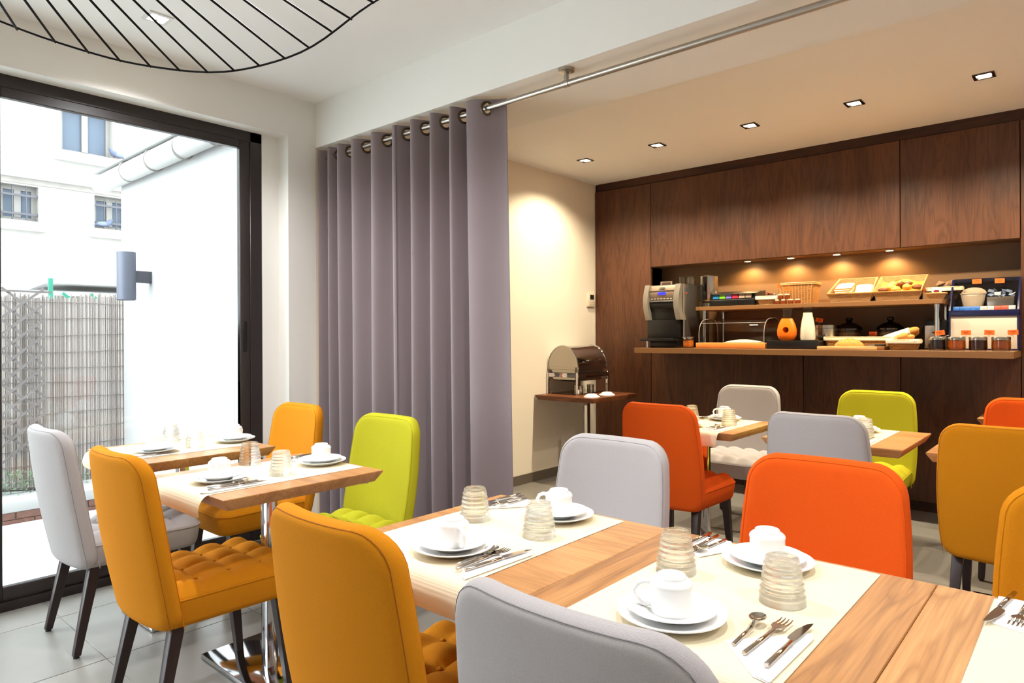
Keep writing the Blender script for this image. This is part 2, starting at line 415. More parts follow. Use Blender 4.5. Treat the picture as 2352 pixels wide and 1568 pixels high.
for i, xx in enumerate((-3.228, -2.556, -1.83, -1.16, -.484, .2, .9)):
    if i < 5:
        lb = ['square recessed downlight of the buffet ceiling, closest to the cream wall', 'square recessed downlight, second out from the cream wall on the buffet ceiling',
              'square recessed downlight, middle one of five above the buffet', 'square recessed downlight, second from the right above the buffet',
              'square recessed downlight on buffet ceiling, rightmost of the five'][i]
    else:
        lb = 'square recessed downlight of the buffet ceiling, out of view to the right'
    downlight(xx, 4.63, BUFF_W, WARM, lb, 'downlights of the buffet ceiling', dark_steel)
downlight(-3.237, 1.245, DOWN_W, NEUT, 'square recessed downlight with white bezel, seen through the pendant wires', 'downlights of the dining ceiling', white_bez)
for xx, yy in ((-1.85, 1.245), (-.46, 1.245), (.9, 1.245), (-2.5, -.6), (-.9, -.9), (.7, -.9)):  # lamps behind the camera are unseen, added as weak fill light
    downlight(xx, yy, DOWN_W*(1 if yy > 0 else .3), NEUT, 'square recessed downlight of the dining ceiling, out of view overhead', 'downlights of the dining ceiling', white_bez)
spot_m = emis('niche_lamp_glow', (255, 226, 170), 30)
for i, xx in enumerate((-2.222, -1.868, -1.522, -1.158)):
    t = thing('niche_spotlight', ['small round spotlight in niche soffit, first from the coffee machine', 'small round spotlight in niche soffit above the wicker hamper', 'small round spotlight in niche soffit above the sliced bread', 'small round spotlight in niche soffit above the pastries'][i], 'spotlight', (xx, 5.555, NZ1-.002), 0, 'spotlights in the niche soffit')
    MB().lathe([(.034, 0), (.034, -.004), (.026, -.005), (.026, -.001)], 20).ob('bezel', steel, t)
    MB().lathe([(.026, -.002), (0, -.004)], 16).ob('lamp', spot_m, t)
    l = bpy.data.lights.new('lamp_light', 'SPOT'); l.energy = NICHE_W; l.color = (1, .66, .28); l.spot_size = R(150); l.spot_blend = .6; l.shadow_soft_size = .02
    lo = bpy.data.objects.new('lamp_light', l); COL.objects.link(lo); lo.parent = t; lo.location = (0, 0, -.012)

# ------------------------------------------------------------------ pendant lamp: wire disc
lp = thing('pendant_lamp', 'huge black wire pendant lamp shade with radiating spokes under the white ceiling', 'pendant lamp', (-1.24, .03, 2.1))
seen = [(156.2,2.09),(153.8,2.08),(148.9,2.06),(144.4,2.04),(139.9,2.02),(135.4,2.01),(130.9,2.0),(126.4,1.99),(122,1.99),(117.7,2.0),(113.2,2.01),(108.8,2.02),(104.5,2.05),(100.5,2.08),(96.7,2.1)]
def ringz(a):
    a %= 360
    if 96.7 <= a <= 156.2:
        for (a1, z1), (a0, z0) in zip(seen, seen[1:]):
            if a0 <= a <= a1: return z0+(z1-z0)*(a-a0)/(a1-a0)
    return 2.1+.05*math.sin(R(a-96.7)/2)**2 if a < 96.7 or a > 156.2 else 2.1
ring = []
for k in range(160):
    a = k*2.25; ring.append((math.cos(R(a)), math.sin(R(a)), ringz(a)-2.1))
# smooth the ring height
for _ in range(4): ring = [(ring[i][0], ring[i][1], (ring[i-1][2]+2*ring[i][2]+ring[(i+1) % 160][2])/4) for i in range(160)]
MB().tube(ring, .0027, 6, True).ob('outer_ring', black_mt, lp)
MB().tube([(.12*math.cos(2*PI*k/40), .12*math.sin(2*PI*k/40), .01) for k in range(40)], .003, 6, True).ob('inner_ring', black_mt, lp)
sa = [153.8+4.5*4-4.5*k for k in range(80)]
hits = [153.8,148.9,144.4,139.9,135.4,130.9,126.4,122,117.7,113.2,108.8,104.5,100.5]
ang = hits + [100.5-4.45*k for k in range(1, 68)]
for a in ang:
    z = ringz(a)-2.1
    c, s_ = math.cos(R(a)), math.sin(R(a))
    i = int(round((a % 360)/2.25)) % 160
    z = ring[i][2]
    d = Vector((c, s_, z)) - Vector((.12*c, .12*s_, .01)); 
    MB().tube([(.12*c, .12*s_, .01), (c, s_, z)], .0037, 4).ob('spoke', black_mt, lp)
MB().tube([(0,0,.05), (0,0,CZ-2.1)], .003, 6).lathe([(.05, CZ-2.125), (.05, CZ-2.1)], 20).lathe([(.03,.0),(.03,.06),(.006,.09)], 16).ob('cord', black_mt, lp)
MB().tube([(-.12,0,.01),(.12,0,.01)], .003, 6).tube([(0,-.12,.01),(0,.12,.01)], .003, 6).ob('crossbar', black_mt, lp)

# ------------------------------------------------------------------ curtain and rail
rail = thing('curtain_rail', 'satin metal curtain rail running under the white beam', 'curtain rail', (-1.773, 2.40, 2.383))
MB().tube([(XL+1.773, 0, 0), (XR+1.773, 0, 0)], .0135, 14).ob('rod', rod_m, rail)
br = MB().lathe([(.036, .066), (.036, .054), (.03, .052)], 24).lathe([(.011,.054),(.011,.03),(.0125,.03),(.0125,.026),(.010,.026),(.010,.012)], 16).tube([(-.014,0,0),(.014,0,0)], .0158, 16)
brk = br.ob('bracket', rod_m, rail)
inst(brk.data, 'bracket', rail, (1.9, 0, 0)); inst(brk.data, 'bracket', rail, (3.6, 0, 0))

RX = [-3.66, -3.549, -3.448, -3.303, -3.111, -2.92, -2.77, -2.614, -2.467, -2.346]
XE = -2.175
def wave(x, v):
    A = .052*(1 - .12*v)
    if x <= RX[0]: return 0
    for a, b in zip(RX, RX[1:]):
        if a <= x <= b:
            t = (x-a)/(b-a)
            return -A*math.cos(2*PI*t)
    t = (x-RX[-1])/(XE-RX[-1])
    return -A*math.cos(PI*t*.95)
EYES = []
for a_, b_ in list(zip(RX, RX[1:]))[1:]+[(RX[-1], XE+.13)]:
    EYES.append((a_+(b_-a_)*.30, wave(a_+(b_-a_)*.30, 0)))
cu = MB()
rows = [2.428-.0045*k for k in range(22)]; rows += [rows[-1]-(rows[-1]-.03)*k/16 for k in range(1, 17)]
def cpt(x, z):
    v = (2.428-z)/2.4
    return (x + .05*v*max(0, (x+2.5)/.33), wave(x, v) + .006*math.sin(13*x+3*v)*v, z)
ns = 520
xs_ = [RX[0]+(XE-RX[0])*i/ns for i in range(ns+1)]
vs = [cpt(x, z) for z in rows for x in xs_]
fs = []
for j in range(len(rows)-1):
    for i in range(ns):
        xm, zm = (xs_[i]+xs_[i+1])/2, (rows[j]+rows[j+1])/2
        if zm > 2.34 and any((xm-ex)**2*5.8+(zm-2.383)**2 < .0275**2 for ex, ey in EYES): continue
        q = j*(ns+1)+i; fs.append((q, q+1, q+ns+2, q+ns+1))
cu.add(vs, fs)
cur = thing('curtain', 'heavy mauve-grey eyelet curtain hanging in deep folds beside the window', 'curtain', (0, 2.40, 0))
co = cu.ob('cloth', curtain_m, cur, angle=180)
md = co.modifiers.new('thick', 'SOLIDIFY'); md.thickness = .003
gm = plain('antique_eyelet', (96, 82, 66), .3, 1)
tor = MB().tube([(0, .0315*math.cos(2*PI*k/28), .0315*math.sin(2*PI*k/28)) for k in range(28)], .0062, 8, True).mesh('eyelet', gm)
for ex, ey in EYES: inst(tor, 'eyelet', cur, (ex+.002, ey-.001, 2.383), (0, 0, R(-24)))
MB().tube([(cpt(-2.905, z)[0], cpt(-2.905, z)[1]-.003, z) for z in rows], .0016, 5).ob('seam', plain('curtain_thread', (96,86,92), .9), cur)

# thermostat
t = thing('thermostat', 'small white wall thermostat with dark screen near the wood panelling', 'thermostat', (XL, 5.375, 1.605))
tp = plain('thermostat_plastic', (222, 206, 184), .5)
MB().box(0, -.058, -.066, .022, .058, .066).ob('case', tp, t, bevel=.003)
MB().box(.022, -.028, .004, .0235, .034, .05).ob('screen', plain('lcd_dark', (22, 30, 22), .3), t)
for k in range(6): MB().cyl(0, 0, 0, .002, .006, 10).ob('button', plain('thermo_button', (200,180,155), .5), t, (.022, -.03+.03*(k % 3), -.022-.024*(k//3)), (0, R(90), 0))
# ------------------------------------------------------------------ tables
TT = .75
def table(cx, cy, hx, hy, m, label, group, base=(.2, .2), z=TT):
    t = thing('dining_table', label, 'table', (cx, cy, 0), 0, group)
    i1 = .022
    rs = [[(sx*hx*0+px, py, zz) for px, py in ((-a, -b), (a, -b), (a, b), (-a, b))] for a, b, zz, sx in
          ((hx-i1, hy-i1, z-.042, 0), (hx, hy, z-.006, 0), (hx, hy, z-.0018, 0), (hx-.0016, hy-.0016, z, 0))]
    MB().rings(rs, smooth=False).ob('tabletop', m, t)
    MB().box(-.0225, -.0225, .02, .0225, .0225, z-.05).ob('post', chrome, t, bevel=.003)
    MB().box(-base[0], -base[1], .004, base[0], base[1], .022).ob('base_plate', chrome, t, bevel=.003)
    MB().box(-base[0]+.01, -base[1]+.01, .0, base[0]-.01, base[1]-.01, .004).ob('base_pad', black_pl, t)
    MB().box(-.16, -.16, z-.05, .16, .16, z-.042).ob('top_plate', dark_steel, t)
    return t
GT = 'breakfast tables'
Y0, Y1 = .995, 1.622
CA, HA = (Y0+Y1)/2, (Y1-Y0)/2
table(-2.377, CA, .290, HA, table_x, 'wooden table between the ochre chair and the lime chair by the curtain', GT, (.285, .135))
table(-3.232, CA+.035, .300, HA-.01, table_x, 'wooden table set closest to the big window', GT, (.18, .205))
table(-1.1655, CA, .3048, HA, table_x, 'pale wooden table at the left end of the long front row', GT)
table(-.5565, CA, .3032, HA, table_y, 'wooden table in the middle of the front row, set in front of the orange chair', GT)
table(.0503, CA, .3025, HA, table_y, 'wooden table cut off by the right edge of the photo in the front row', GT)
table(-1.725, 3.675, .298, .310, table_x, 'wooden table behind the red-orange chair seen from its back', GT)
table(-.97, 3.715, .315, .335, table_x, 'wooden table with bare right end in front of the lime chair at the back', GT)
table(-.262, 3.71, .308, .320, table_x, 'wooden table mostly hidden by the ochre chair near right edge', GT)
table(-.25, 5.19, .31, .25, table_x, 'wooden table against the panelling behind the far orange chair', GT)

# ------------------------------------------------------------------ paper runners
runner_m, nt, b_ = newmat('ribbed_paper')
b_.inputs['Base Color'].default_value = lin((228, 214, 184)); b_.inputs['Roughness'].default_value = .85
tc = N(nt, 'ShaderNodeTexCoord'); wv = N(nt, 'ShaderNodeTexWave', bands_direction='Y', wave_type='BANDS'); wv.inputs['Scale'].default_value = 82; wv.inputs['Distortion'].default_value = .3
w2 = N(nt, 'ShaderNodeTexWave', bands_direction='X', wave_type='BANDS'); w2.inputs['Scale'].default_value = 82
ad = N(nt, 'ShaderNodeMath', operation='MULTIPLY_ADD'); ad.inputs[1].default_value = .35
nt.links.new(tc.outputs['Object'], wv.inputs['Vector']); nt.links.new(tc.outputs['Object'], w2.inputs['Vector'])
nt.links.new(w2.outputs['Fac'], ad.inputs[0]); nt.links.new(wv.outputs['Fac'], ad.inputs[2])
bp = N(nt, 'ShaderNodeBump'); bp.inputs['Strength'].default_value = .25; bp.inputs['Distance'].default_value = .001
nt.links.new(ad.outputs[0], bp.inputs['Height']); nt.links.new(bp.outputs[0], b_.inputs['Normal'])
def runner(x0, x1, yn, yf, label, roll=.034):
    z = TT+.0012
    pr = [(yn-.004, z-.112), (yn-.012, z-.10)] if 0 else []
    pr = [(yn-roll*.86, z-.074), (yn-roll*1.0, z-.058), (yn-roll*1.04, z-.042), (yn-roll*.86, z-.022), (yn-roll*.5, z-.006), (yn-roll*.1, z+.0003), (yn+.03, z)]
    pr += [(yn+(yf-yn)*k/6, z) for k in range(1, 6)]
    pr += [(yf-.02, z), (yf+.006, z-.002), (yf+.016, z-.014), (yf+.02, z-.035), (yf+.02, z-.08)]
    cx, cy = (x0+x1)/2, (yn+yf)/2
    mb = MB()
    nx = 6
    vs = [(x0+(x1-x0)*i/nx-cx, y-cy, zz-z) for y, zz in pr for i in range(nx+1)]
    fs = [(j*(nx+1)+i, j*(nx+1)+i+1, (j+1)*(nx+1)+i+1, (j+1)*(nx+1)+i) for j in range(len(pr)-1) for i in range(nx)]
    mb.add(vs, fs, True)
    o = mb.ob('paper_runner', runner_m, None, (cx, cy, z), label=label, cat='table runner', group='cream paper runners across the tables')
    m = o.modifiers.new('t', 'SOLIDIFY'); m.thickness = .0007; m.offset = -1
    m = o.modifiers.new('s', 'SUBSURF'); m.levels = 1; m.render_levels = 2
    return o
runner(-2.60, -2.19, Y0, Y1, 'cream paper runner on the table between ochre and lime chairs')
runner(-3.485, -3.06, Y0+.045, Y1+.02, 'cream paper runner on the table closest to the window')
runner(-1.425, -.991, Y0, Y1, 'cream paper runner on leftmost table of front row, bulging over its near edge')
runner(-.766, -.351, Y0, Y1, 'cream paper runner on front table before the orange chair')
runner(-.159, .26, Y0, Y1, 'cream paper runner cut off by the right edge of the photo')
runner(-1.93, -1.50, 3.365, 3.985, 'cream paper runner behind the red-orange chair')
runner(-1.21, -.790, 3.38, 4.05, 'cream paper runner on the back table with bare right end')

# ------------------------------------------------------------------ chairs
def wid(z):
    t = (z-.335)/.57
    return .222+.045*t*(1-t)*1.6-.012*t
def hwb(z, zt=.905, zb=.335):
    base = wid(z)
    if z > zt-.078: d = z-(zt-.078); base = base-.078+math.sqrt(max(0, .078**2-d*d))
    if z < zb+.06: d = zb+.06-z; base = base-.06+math.sqrt(max(0, .06**2-d*d))
    return base
def lean(z):
    t = (z-.335)/.57
    return .030-.090*t-.012*math.sin(PI*t)
def curv(x): return .036*(abs(x)/.21)**2.2
zs = []
nzv = 30
for j in range(nzv+1):
    t = j/nzv; zs.append(.335+.57*(.5-.5*math.cos(PI*t)))
def back_pt(u, z, side):
    hw = hwb(z); x = hw*math.sin(u*PI/2)
    d = min(hw-abs(x), .905-z, z-.335)
    # distance in the rounded corners
    for zc, sg in ((.905-.078, 1), (.335+.06, -1)):
        rr = .078 if sg > 0 else .06
        full = wid(z)
        if (z-zc)*sg > 0 and abs(x) > full-rr:
            d = rr-math.hypot(abs(x)-(full-rr), z-zc)
    Rr = .027
    k = min(1, max(0, d)/Rr); th = .029*math.sqrt(max(0, 1-(1-k)**2))
    y = lean(z)+curv(x)
    return (x, y+side*th, z)
nu = 26
bk = MB()
bk.grid(lambda a, b: back_pt(2*a-1, zs[int(round(b*nzv))], -1), nu, nzv)
bk.grid(lambda a, b: back_pt(2*a-1, zs[int(round(b*nzv))], 1), nu, nzv, flip=True)
back_me = bk.mesh('backrest', fab['ochre'], angle=80)
def outline(inset, n=70):
    pts = []
    full = lambda z: wid(z)
    z0, z1 = .34, .905-inset
    for k in range(n+1):
        t = k/n
        # path up the left, over the top, down the right
        if t < .36: z = z0+(z1-.078-z0)*t/.36; x = -(full(z)-inset)
        elif t > .64: z = z0+(z1-.078-z0)*(1-t)/.36; x = full(z)-inset
        else:
            s = (t-.36)/.28; rr = .078; w = full(z1-.078)-inset
            if s < .3: a = PI-PI/2*s/.3; x = -(w-rr)+rr*math.cos(a); z = z1-rr+rr*math.sin(a)
            elif s > .7: a = PI/2*(1-(s-.7)/.3); x = (w-rr)+rr*math.cos(a); z = z1-rr+rr*math.sin(a)
            else: x = (w-rr)*(2*(s-.3)/.4-1); z = z1
        pts.append((x, z))
    return pts
def seam_pts(inset, side, out):
    r = []
    for x, z in outline(inset):
        k = min(1, inset/.027); th = .029*math.sqrt(1-(1-k)**2)
        r.append((x, lean(z)+curv(x)+side*(th+out), z))
    return r
seam_me = MB().tube(seam_pts(.008, -1, .0001), .0008, 5).mesh('back_seam', seamc['ochre'])
seam2_me = MB().tube(seam_pts(.012, 1, .0006), .0016, 5).mesh('front_piping', fab['ochre'])

SB, SF = .055, .505
def seat_hw(y):
    t = (y-SB)/(SF-SB); base = .206+.018*t
    if y > SF-.07: d = y-(SF-.07); base = base-.07+math.sqrt(max(0, .07**2-d*d))
    return base
def pillow(x, y):
    u = (x/.222+1)/2*4; v = (y-SB)/(SF-SB)*4
    a = abs(math.sin(PI*u))**.55; b = abs(math.sin(PI*v))**.55
    return a*b
sy = [SB+(SF-SB)*(.5-.5*math.cos(PI*j/44)) if 0 else SB+(SF-SB)*math.sin(PI/2*j/44) for j in range(45)]
def seat_pt(u, j):
    y = sy[j]; hw = seat_hw(y); x = hw*math.sin((2*u-1)*PI/2)
    d = min(hw-abs(x), SF-y)
    full = .206+.018*((y-SB)/(SF-SB))
    if y > SF-.07 and abs(x) > full-.07: d = .07-math.hypot(abs(x)-(full-.07), y-(SF-.07))
    k = min(1, max(0, d)/.05)
    edge = math.sqrt(max(0, 1-(1-k)**2))
    crown = .012*(1-(x/.24)**2)
    z = .432+.022*edge+crown*k+.027*(pillow(x, y)-.35)*min(1, k*1.4)
    return (x, y, z)
st = MB(); SU, SV = 44, 44
st.grid(lambda a, b: seat_pt(a, int(round(b*SV))), SU, SV)
per = [seat_pt(i/SU, 0) for i in range(SU+1)]+[seat_pt(1, j) for j in range(1, SV+1)]+[seat_pt(1-i/SU, SV) for i in range(1, SU+1)]+[seat_pt(0, SV-j) for j in range(1, SV)]
def shrunk(p, s, z, f): 
    cy = .27
    return (p[0]*s, (p[1]-cy)*f+cy, z)
st.rings([[p for p in per], [shrunk(p, 1.0, .418, 1.0) for p in per], [shrunk(p, .965, .36, .97) for p in per], [shrunk(p, .93, .342, .94) for p in per]], True, False, True)
seat_me = st.mesh('seat', fab['ochre'], angle=70)
pip_me = MB().tube([(p[0]*1.004, (p[1]-.27)*1.004+.27, .431) for p in per[SU:]], .0028, 6).mesh('seat_piping', fab['ochre'])
but_me = MB().ell((0, 0, 0), (.008, .008, .004), 10, 6).mesh('button', fab['ochre'])
buts = []
for i in (1, 2, 3):
    for j in (1, 2, 3):
        x = (i/4*2-1)*.222; y = SB+(SF-SB)*j/4
        buts.append((x, y, .454+.012*(1-(x/.24)**2)-.0035))
def leg_me(x0, y0, x1, y1, w0=.021, w1=.0135, z0=.352):
    def sq(x, y, z, w): return [(x-w, y-w, z), (x+w, y-w, z), (x+w, y+w, z), (x-w, y+w, z)]
    return MB().rings([sq(x1, y1, .008, w1), sq(x0, y0, z0, w0)], smooth=False)
legs_me = []
cap_me = []
for x0, y0, x1, y1 in ((-.165, .085, -.187, .012), (.165, .085, .187, .012), (-.175, .43, -.187, .468), (.175, .43, .187, .468)):
    legs_me.append(leg_me(x0, y0, x1, y1).mesh('leg', wenge, .002, 1))
    cap_me.append(MB().cyl(x1, y1, 0, .009, .011, 12).mesh('foot_glide', black_pl))
GC = 'upholstered breakfast chairs'
def chair(x, y, facing, colour, label, rz=0):
    c = thing('upholstered_chair', label, 'chair', (x, y, 0), (0 if facing > 0 else PI)+R(rz), GC)
    f = fab[colour]
    b = inst(back_me, 'backrest', c, m=f)
    inst(seam_me, 'back_seam', b, m=seamc[colour]); inst(seam2_me, 'front_piping', b, m=f)
    s = inst(seat_me, 'seat', c, m=f)
    inst(pip_me, 'seat_piping', s, m=f)
    for p in buts: inst(but_me, 'button', s, p, m=f)
    for lm, cm in zip(legs_me, cap_me):
        l = inst(lm, 'leg', c); inst(cm, 'foot_glide', l)
    return c
chair(-3.237, .845, 1, 'grey', 'light grey wool chair beside the window, its back turned to the camera')
chair(-3.245, 1.935, -1, 'ochre', 'golden ochre chair in the corner between the window frame and the curtain')
chair(-2.40, .825, 1, 'ochre', 'ochre chair with tufted seat in full view beside the light grey window chair')
chair(-2.46, 1.915, -1, 'lime', 'lime green chair standing against the mauve curtain')
chair(-1.205, .825, 1, 'ochre', 'large ochre chair in the foreground at the left end of the front row')
chair(-1.30, 2.005, -1, 'grey', 'grey chair facing the camera across the leftmost front-row table')
chair(-.555, .775, 1, 'grey', 'large grey chair back cut by the bottom edge of the photo')
chair(-.605, 2.045, -1, 'orange', 'bright orange chair facing the camera across the middle front-row table')
chair(.035, 2.03, -1, 'ochre', 'ochre chair sliver at the right edge behind the front-row table end')
chair(-1.77, 3.225, 1, 'orange', 'red-orange chair seen from behind with a sunlit patch on its seat')
chair(-1.87, 4.665, -1, 'grey', 'pale beige-lit grey chair against the walnut panelling')
chair(-.985, 3.27, 1, 'grey', 'lavender grey chair seen from behind the bright orange chair')
chair(-1.06, 4.69, -1, 'lime', 'olive lime chair at the back near the panelling')
chair(-.283, 3.285, 1, 'ochre', 'ochre chair seen from behind near the right edge, its whole back visible')
chair(-.27, 4.64, -1, 'orange', 'orange chair at the far right against the panelling')
chair(.047, 2.66, -1, 'grey', 'grey chair sliver at right edge between two ochre chairs')

# ------------------------------------------------------------------ tableware
plate_me = MB().lathe([(0,.007),(.058,.0075),(.068,.010),(.094,.0185),(.098,.019),(.098,.017),(.070,.0065),(.060,.001),(.056,0),(0,.001)], 48).mesh('plate', porcelain, angle=60)
sauc_me = MB().lathe([(0,.0065),(.036,.0065),(.042,.009),(.076,.0185),(.081,.0195),(.081,.0178),(.05,.007),(.042,.001),(.039,0),(0,.001)], 44).mesh('saucer', porcelain, angle=60)
cup_me = MB().lathe([(0,.010),(.034,.006),(.0355,0),(.0372,.0),(.0375,.004),(.0375,.046),(.0388,.050),(.0375,.0545),(.032,.0595),(.0268,.0615),(.0262,.0665),(.0245,.0675),(.0225,.066),(.021,.0635),(.004,.063),(.003,.0628),(0,.0628)], 40).mesh('cup_body', porcelain, angle=60)
hd_me = MB().tube([(.034,0,.050),(.048,0,.0505),(.060,0,.045),(.0665,0,.033),(.064,0,.020),(.055,0,.0105),(.046,0,.0085),(.036,0,.011)], [.0052,.0052,.005,.005,.005,.0048,.0046,.0046], 10).mesh('handle', porcelain)
pit_me = MB().ell((0,0,0), (.0018,.0008,.0003), 8, 4).mesh('mould_mark', plain('ceramic_pit', (150,146,140), .6))
prof = []
n = 6
for k in range(0, 61):
    t = k/60; z = .086*t
    r = .0435-.0125*t**1.25
    if .12 < t < .93: r += .0011*math.sin(2*PI*(t-.12)/.81*n-PI/2)+.0004
    prof.append((r, z))
outer = prof + [(.0295,.0885),(.0265,.0900),(.0235,.0896),(.022,.0885),(0,.0880)]
inner = [(0,.0775),(.022,.0775),(.0265,.074)] + [(r-.0028, z) for r, z in reversed(prof) if z < .072] 
tum_me = MB().lathe(outer, 40).lathe(inner+[(prof[0][0], 0)], 40).mesh('tumbler', tumbler_m, angle=60)
def place(x, y, ang, where, hang=None, plate=True, cup=True):
    if plate:
        inst(plate_me, 'plate', None, (x, y, TT+.0014), label=f'white dinner-side plate {where}', cat='plate', group='white plates under the cups')
        inst(sauc_me, 'saucer', None, (x, y, TT+.0095), label=f'white saucer on the plate {where}', cat='saucer', group='white saucers')
    c = thing('coffee_cup', f'white cup turned upside down {where}', 'cup', (x, y, TT+.0167), R(ang), 'upturned white cups')
    inst(cup_me, 'cup_body', c); inst(hd_me, 'handle', c); inst(pit_me, 'mould_mark', c, (0, 0, .0630))
LW = {'T1n': 'near the ochre foreground chair', 'T1f': 'in front of the grey chair facing the camera', 'T2n': 'beside the grey foreground chair back', 'T2f': 'in front of the bright orange chair',
      'An': 'in front of the tufted ochre chair', 'Af': 'in front of the lime chair by the curtain', 'Wn': 'at the near side of the window table', 'Wf': 'at the far side of the window table',
      'Cf': 'in front of the beige-lit chair at the back', 'Cn': 'half hidden by the red-orange chair', 'Df': 'in front of the olive lime chair'}
SET = {'T1n': (-1.170, 1.118, -20), 'T1f': (-1.150, 1.512, 195), 'T2n': (-.587, 1.108, 205), 'T2f': (-.560, 1.505, 120),
       'An': (-2.375, 1.117, -35), 'Af': (-2.375, 1.535, 120), 'Wn': (-3.185, 1.205, 150), 'Wf': (-3.215, 1.585, 120),
       'Cf': (-1.700, 3.885, 190), 'Cn': (-1.745, 3.485, -5), 'Df': (-.955, 3.885, 190)}
for k, (x, y, a) in SET.items(): place(x, y, a, LW[k])
GL = [(-1.325, 1.352, 'behind the cup of the ochre foreground chair'), (-1.087, 1.345, 'between the two cups of the leftmost front table'),
      (-.697, 1.338, 'behind the nearest cup on the middle front table'), (-.462, 1.318, 'nearest the bare wood of the middle front table'),
      (-2.592, 1.345, 'first right of the cup before the tufted ochre chair'), (-2.305, 1.318, 'at the middle of the table by the lime chair'),
      (-3.43, 1.375, 'glaring at the left on the window table'), (-3.19, 1.385, 'at the centre of the window table'),
      (-1.585, 3.685, 'in front of the cup at the beige-lit chair'), (-1.85, 3.76, 'behind the cup half hidden by the red-orange chair'), (-.893, 3.735, 'in front of the cup at the olive lime chair')]
for x, y, w in GL:
    inst(tum_me, 'tumbler', None, (x, y, TT+.0014), label=f'ribbed clear glass turned upside down {w}', cat='glass', group='upturned ribbed tumblers')

# cutlery: lies along +Y, handle end at y=0
def rod(l, r=.0048): return MB().rings([[(r*1.0*math.cos(a), y, r+r*.85*math.sin(a)) for a in [2*PI*k/10 for k in range(10)]] for y in (0, l)], True, True, True)
kh = rod(.105).mesh('handle', cut_m, .0008, 1)
sh_ = rod(.085, .0038).mesh('handle', cut_m, .0008, 1)
fh = rod(.115, .0044).mesh('handle', cut_m, .0008, 1)
bl = MB(); pf = [(-.003, .103), (-.0045, .112), (-.011, .116), (-.012, .125), (-.0105, .16), (-.004, .19), (.004, .202), (.005, .19), (.0055, .15), (.0045, .12), (.003, .103)]
bl.prism(pf, .0038, .0056); bl_me = bl.mesh('blade', cut_m, .0004, 1)
def bowl(rx, ry, cy, h, z0):
    m = MB(); nn, mm = 18, 6
    rs = []
    for j in range(mm+1):
        t = j/mm
        rs.append([(rx*t*math.cos(2*PI*i/nn), cy+ry*t*math.sin(2*PI*i/nn), z0-h*(1-t*t)) for i in range(nn)])
    m.rings(rs, True, False, False)
    rs2 = [[(px, py, pz-.0011) for px, py, pz in r_] for r_ in rs]
    m.rings(rs2, True, False, False); m.rings([rs[-1], rs2[-1]], True, False, False)
    return m
sp = bowl(.0145, .020, .115, .006, .013); sp.tube([(0,.083,.0045),(0,.092,.006),(0,.098,.0105)], [.0032,.0026,.003], 8); sp_me = sp.mesh('bowl', cut_m)
fk = MB()
fk.prism([(-.003,.112),(-.004,.120),(-.0105,.130),(-.0115,.142),(.0115,.142),(.0105,.130),(.004,.120),(.003,.112)], .0050, .0066)
for k in range(4):
    xx = -.0098+.00653*k
    fk.tube([(xx,.140,.0058),(xx,.152,.0040),(xx,.166,.0036),(xx*.98,.176,.0052)], [.0016,.0015,.0014,.0009], 6)
fk_me = fk.mesh('head', cut_m)
def cutlery(kind, x, y, ang, z, where):
    lab = {'knife': 'steel table knife', 'fork': 'steel dessert fork', 'spoon': 'small steel teaspoon'}[kind]
    t = thing({'knife': 'table_knife', 'fork': 'table_fork', 'spoon': 'teaspoon'}[kind], f'{lab} {where}', kind, (x, y, z), ang, 'steel cutlery on the napkins')
    inst({'knife': kh, 'fork': fh, 'spoon': sh_}[kind], 'handle', t)
    inst({'knife': bl_me, 'fork': fk_me, 'spoon': sp_me}[kind], {'knife': 'blade', 'fork': 'head', 'spoon': 'bowl'}[kind], t)
def napkin(pts, where, hh=.0035):
    cx = sum(p[0] for p in pts)/len(pts); cy = sum(p[1] for p in pts)/len(pts)
    t = thing('paper_napkin', f'white folded paper napkin {where}', 'napkin', (cx, cy, TT+.0014), 0, 'white napkins under the cutlery')
    q = [(x-cx, y-cy) for x, y in pts]
    MB().prism(q, 0, hh*.45).ob('lower_fold', napkin_m, t, bevel=.0005, seg=1)
    s = .97
    MB().prism([(x*s+.003, y*s-.002) for x, y in q], hh*.5, hh).ob('upper_fold', napkin_m, t, bevel=.0005, seg=1)
ZC = TT+.0014+.0036
def setting(nk, sp_, fk_, kn_, where):
    napkin(nk, where)
    for kind, d in (('spoon', sp_), ('fork', fk_), ('knife', kn_)):
        if d: 
            a = math.atan2(-(d[2]-d[0]), d[3]-d[1])
            cutlery(kind, d[0], d[1], a, ZC, where)
setting([(-.478,1.088),(-.374,1.212),(-.366,1.19),(-.370,.995),(-.395,1.0)], (-.455,1.070,-.459,1.195), (-.429,1.050,-.421,1.22), (-.387,1.033,-.383,1.235), 'beside the plate of the grey foreground chair')
setting([(-1.128,1.118),(-1.112,1.16),(-1.010,1.232),(-1.004,1.215),(-1.012,1.0),(-1.028,1.006)], (-1.081,1.045,-1.081,1.18), (-1.059,1.022,-1.065,1.19), (-1.040,1.030,-1.022,1.21), 'beside the plate of the ochre foreground chair')
def flip(cx, yc, pts): return [(2*cx-p[0], 2*yc-p[1]) for p in pts]
setting([(-1.430,1.62),(-1.325,1.615),(-1.300,1.545),(-1.372,1.452),(-1.415,1.475)], (-1.352,1.61,-1.350,1.47), (-1.375,1.625,-1.385,1.46), (-1.398,1.635,-1.415,1.45), 'at the place of the grey chair facing the camera')
setting([(-.762,1.615),(-.690,1.615),(-.662,1.545),(-.700,1.455),(-.755,1.475)], (-.700,1.605,-.712,1.475), (-.730,1.625,-.728,1.46), (-.752,1.63,-.758,1.45), 'at the place of the bright orange chair')
setting([(-.150,1.62),(-.06,1.62),(-.03,1.55),(-.085,1.445),(-.145,1.462)], (-.075,1.61,-.085,1.48), (-.100,1.63,-.112,1.46), (-.126,1.64,-.152,1.445), 'at the right edge of the photo')
dA = (-2.375+.587, 0)
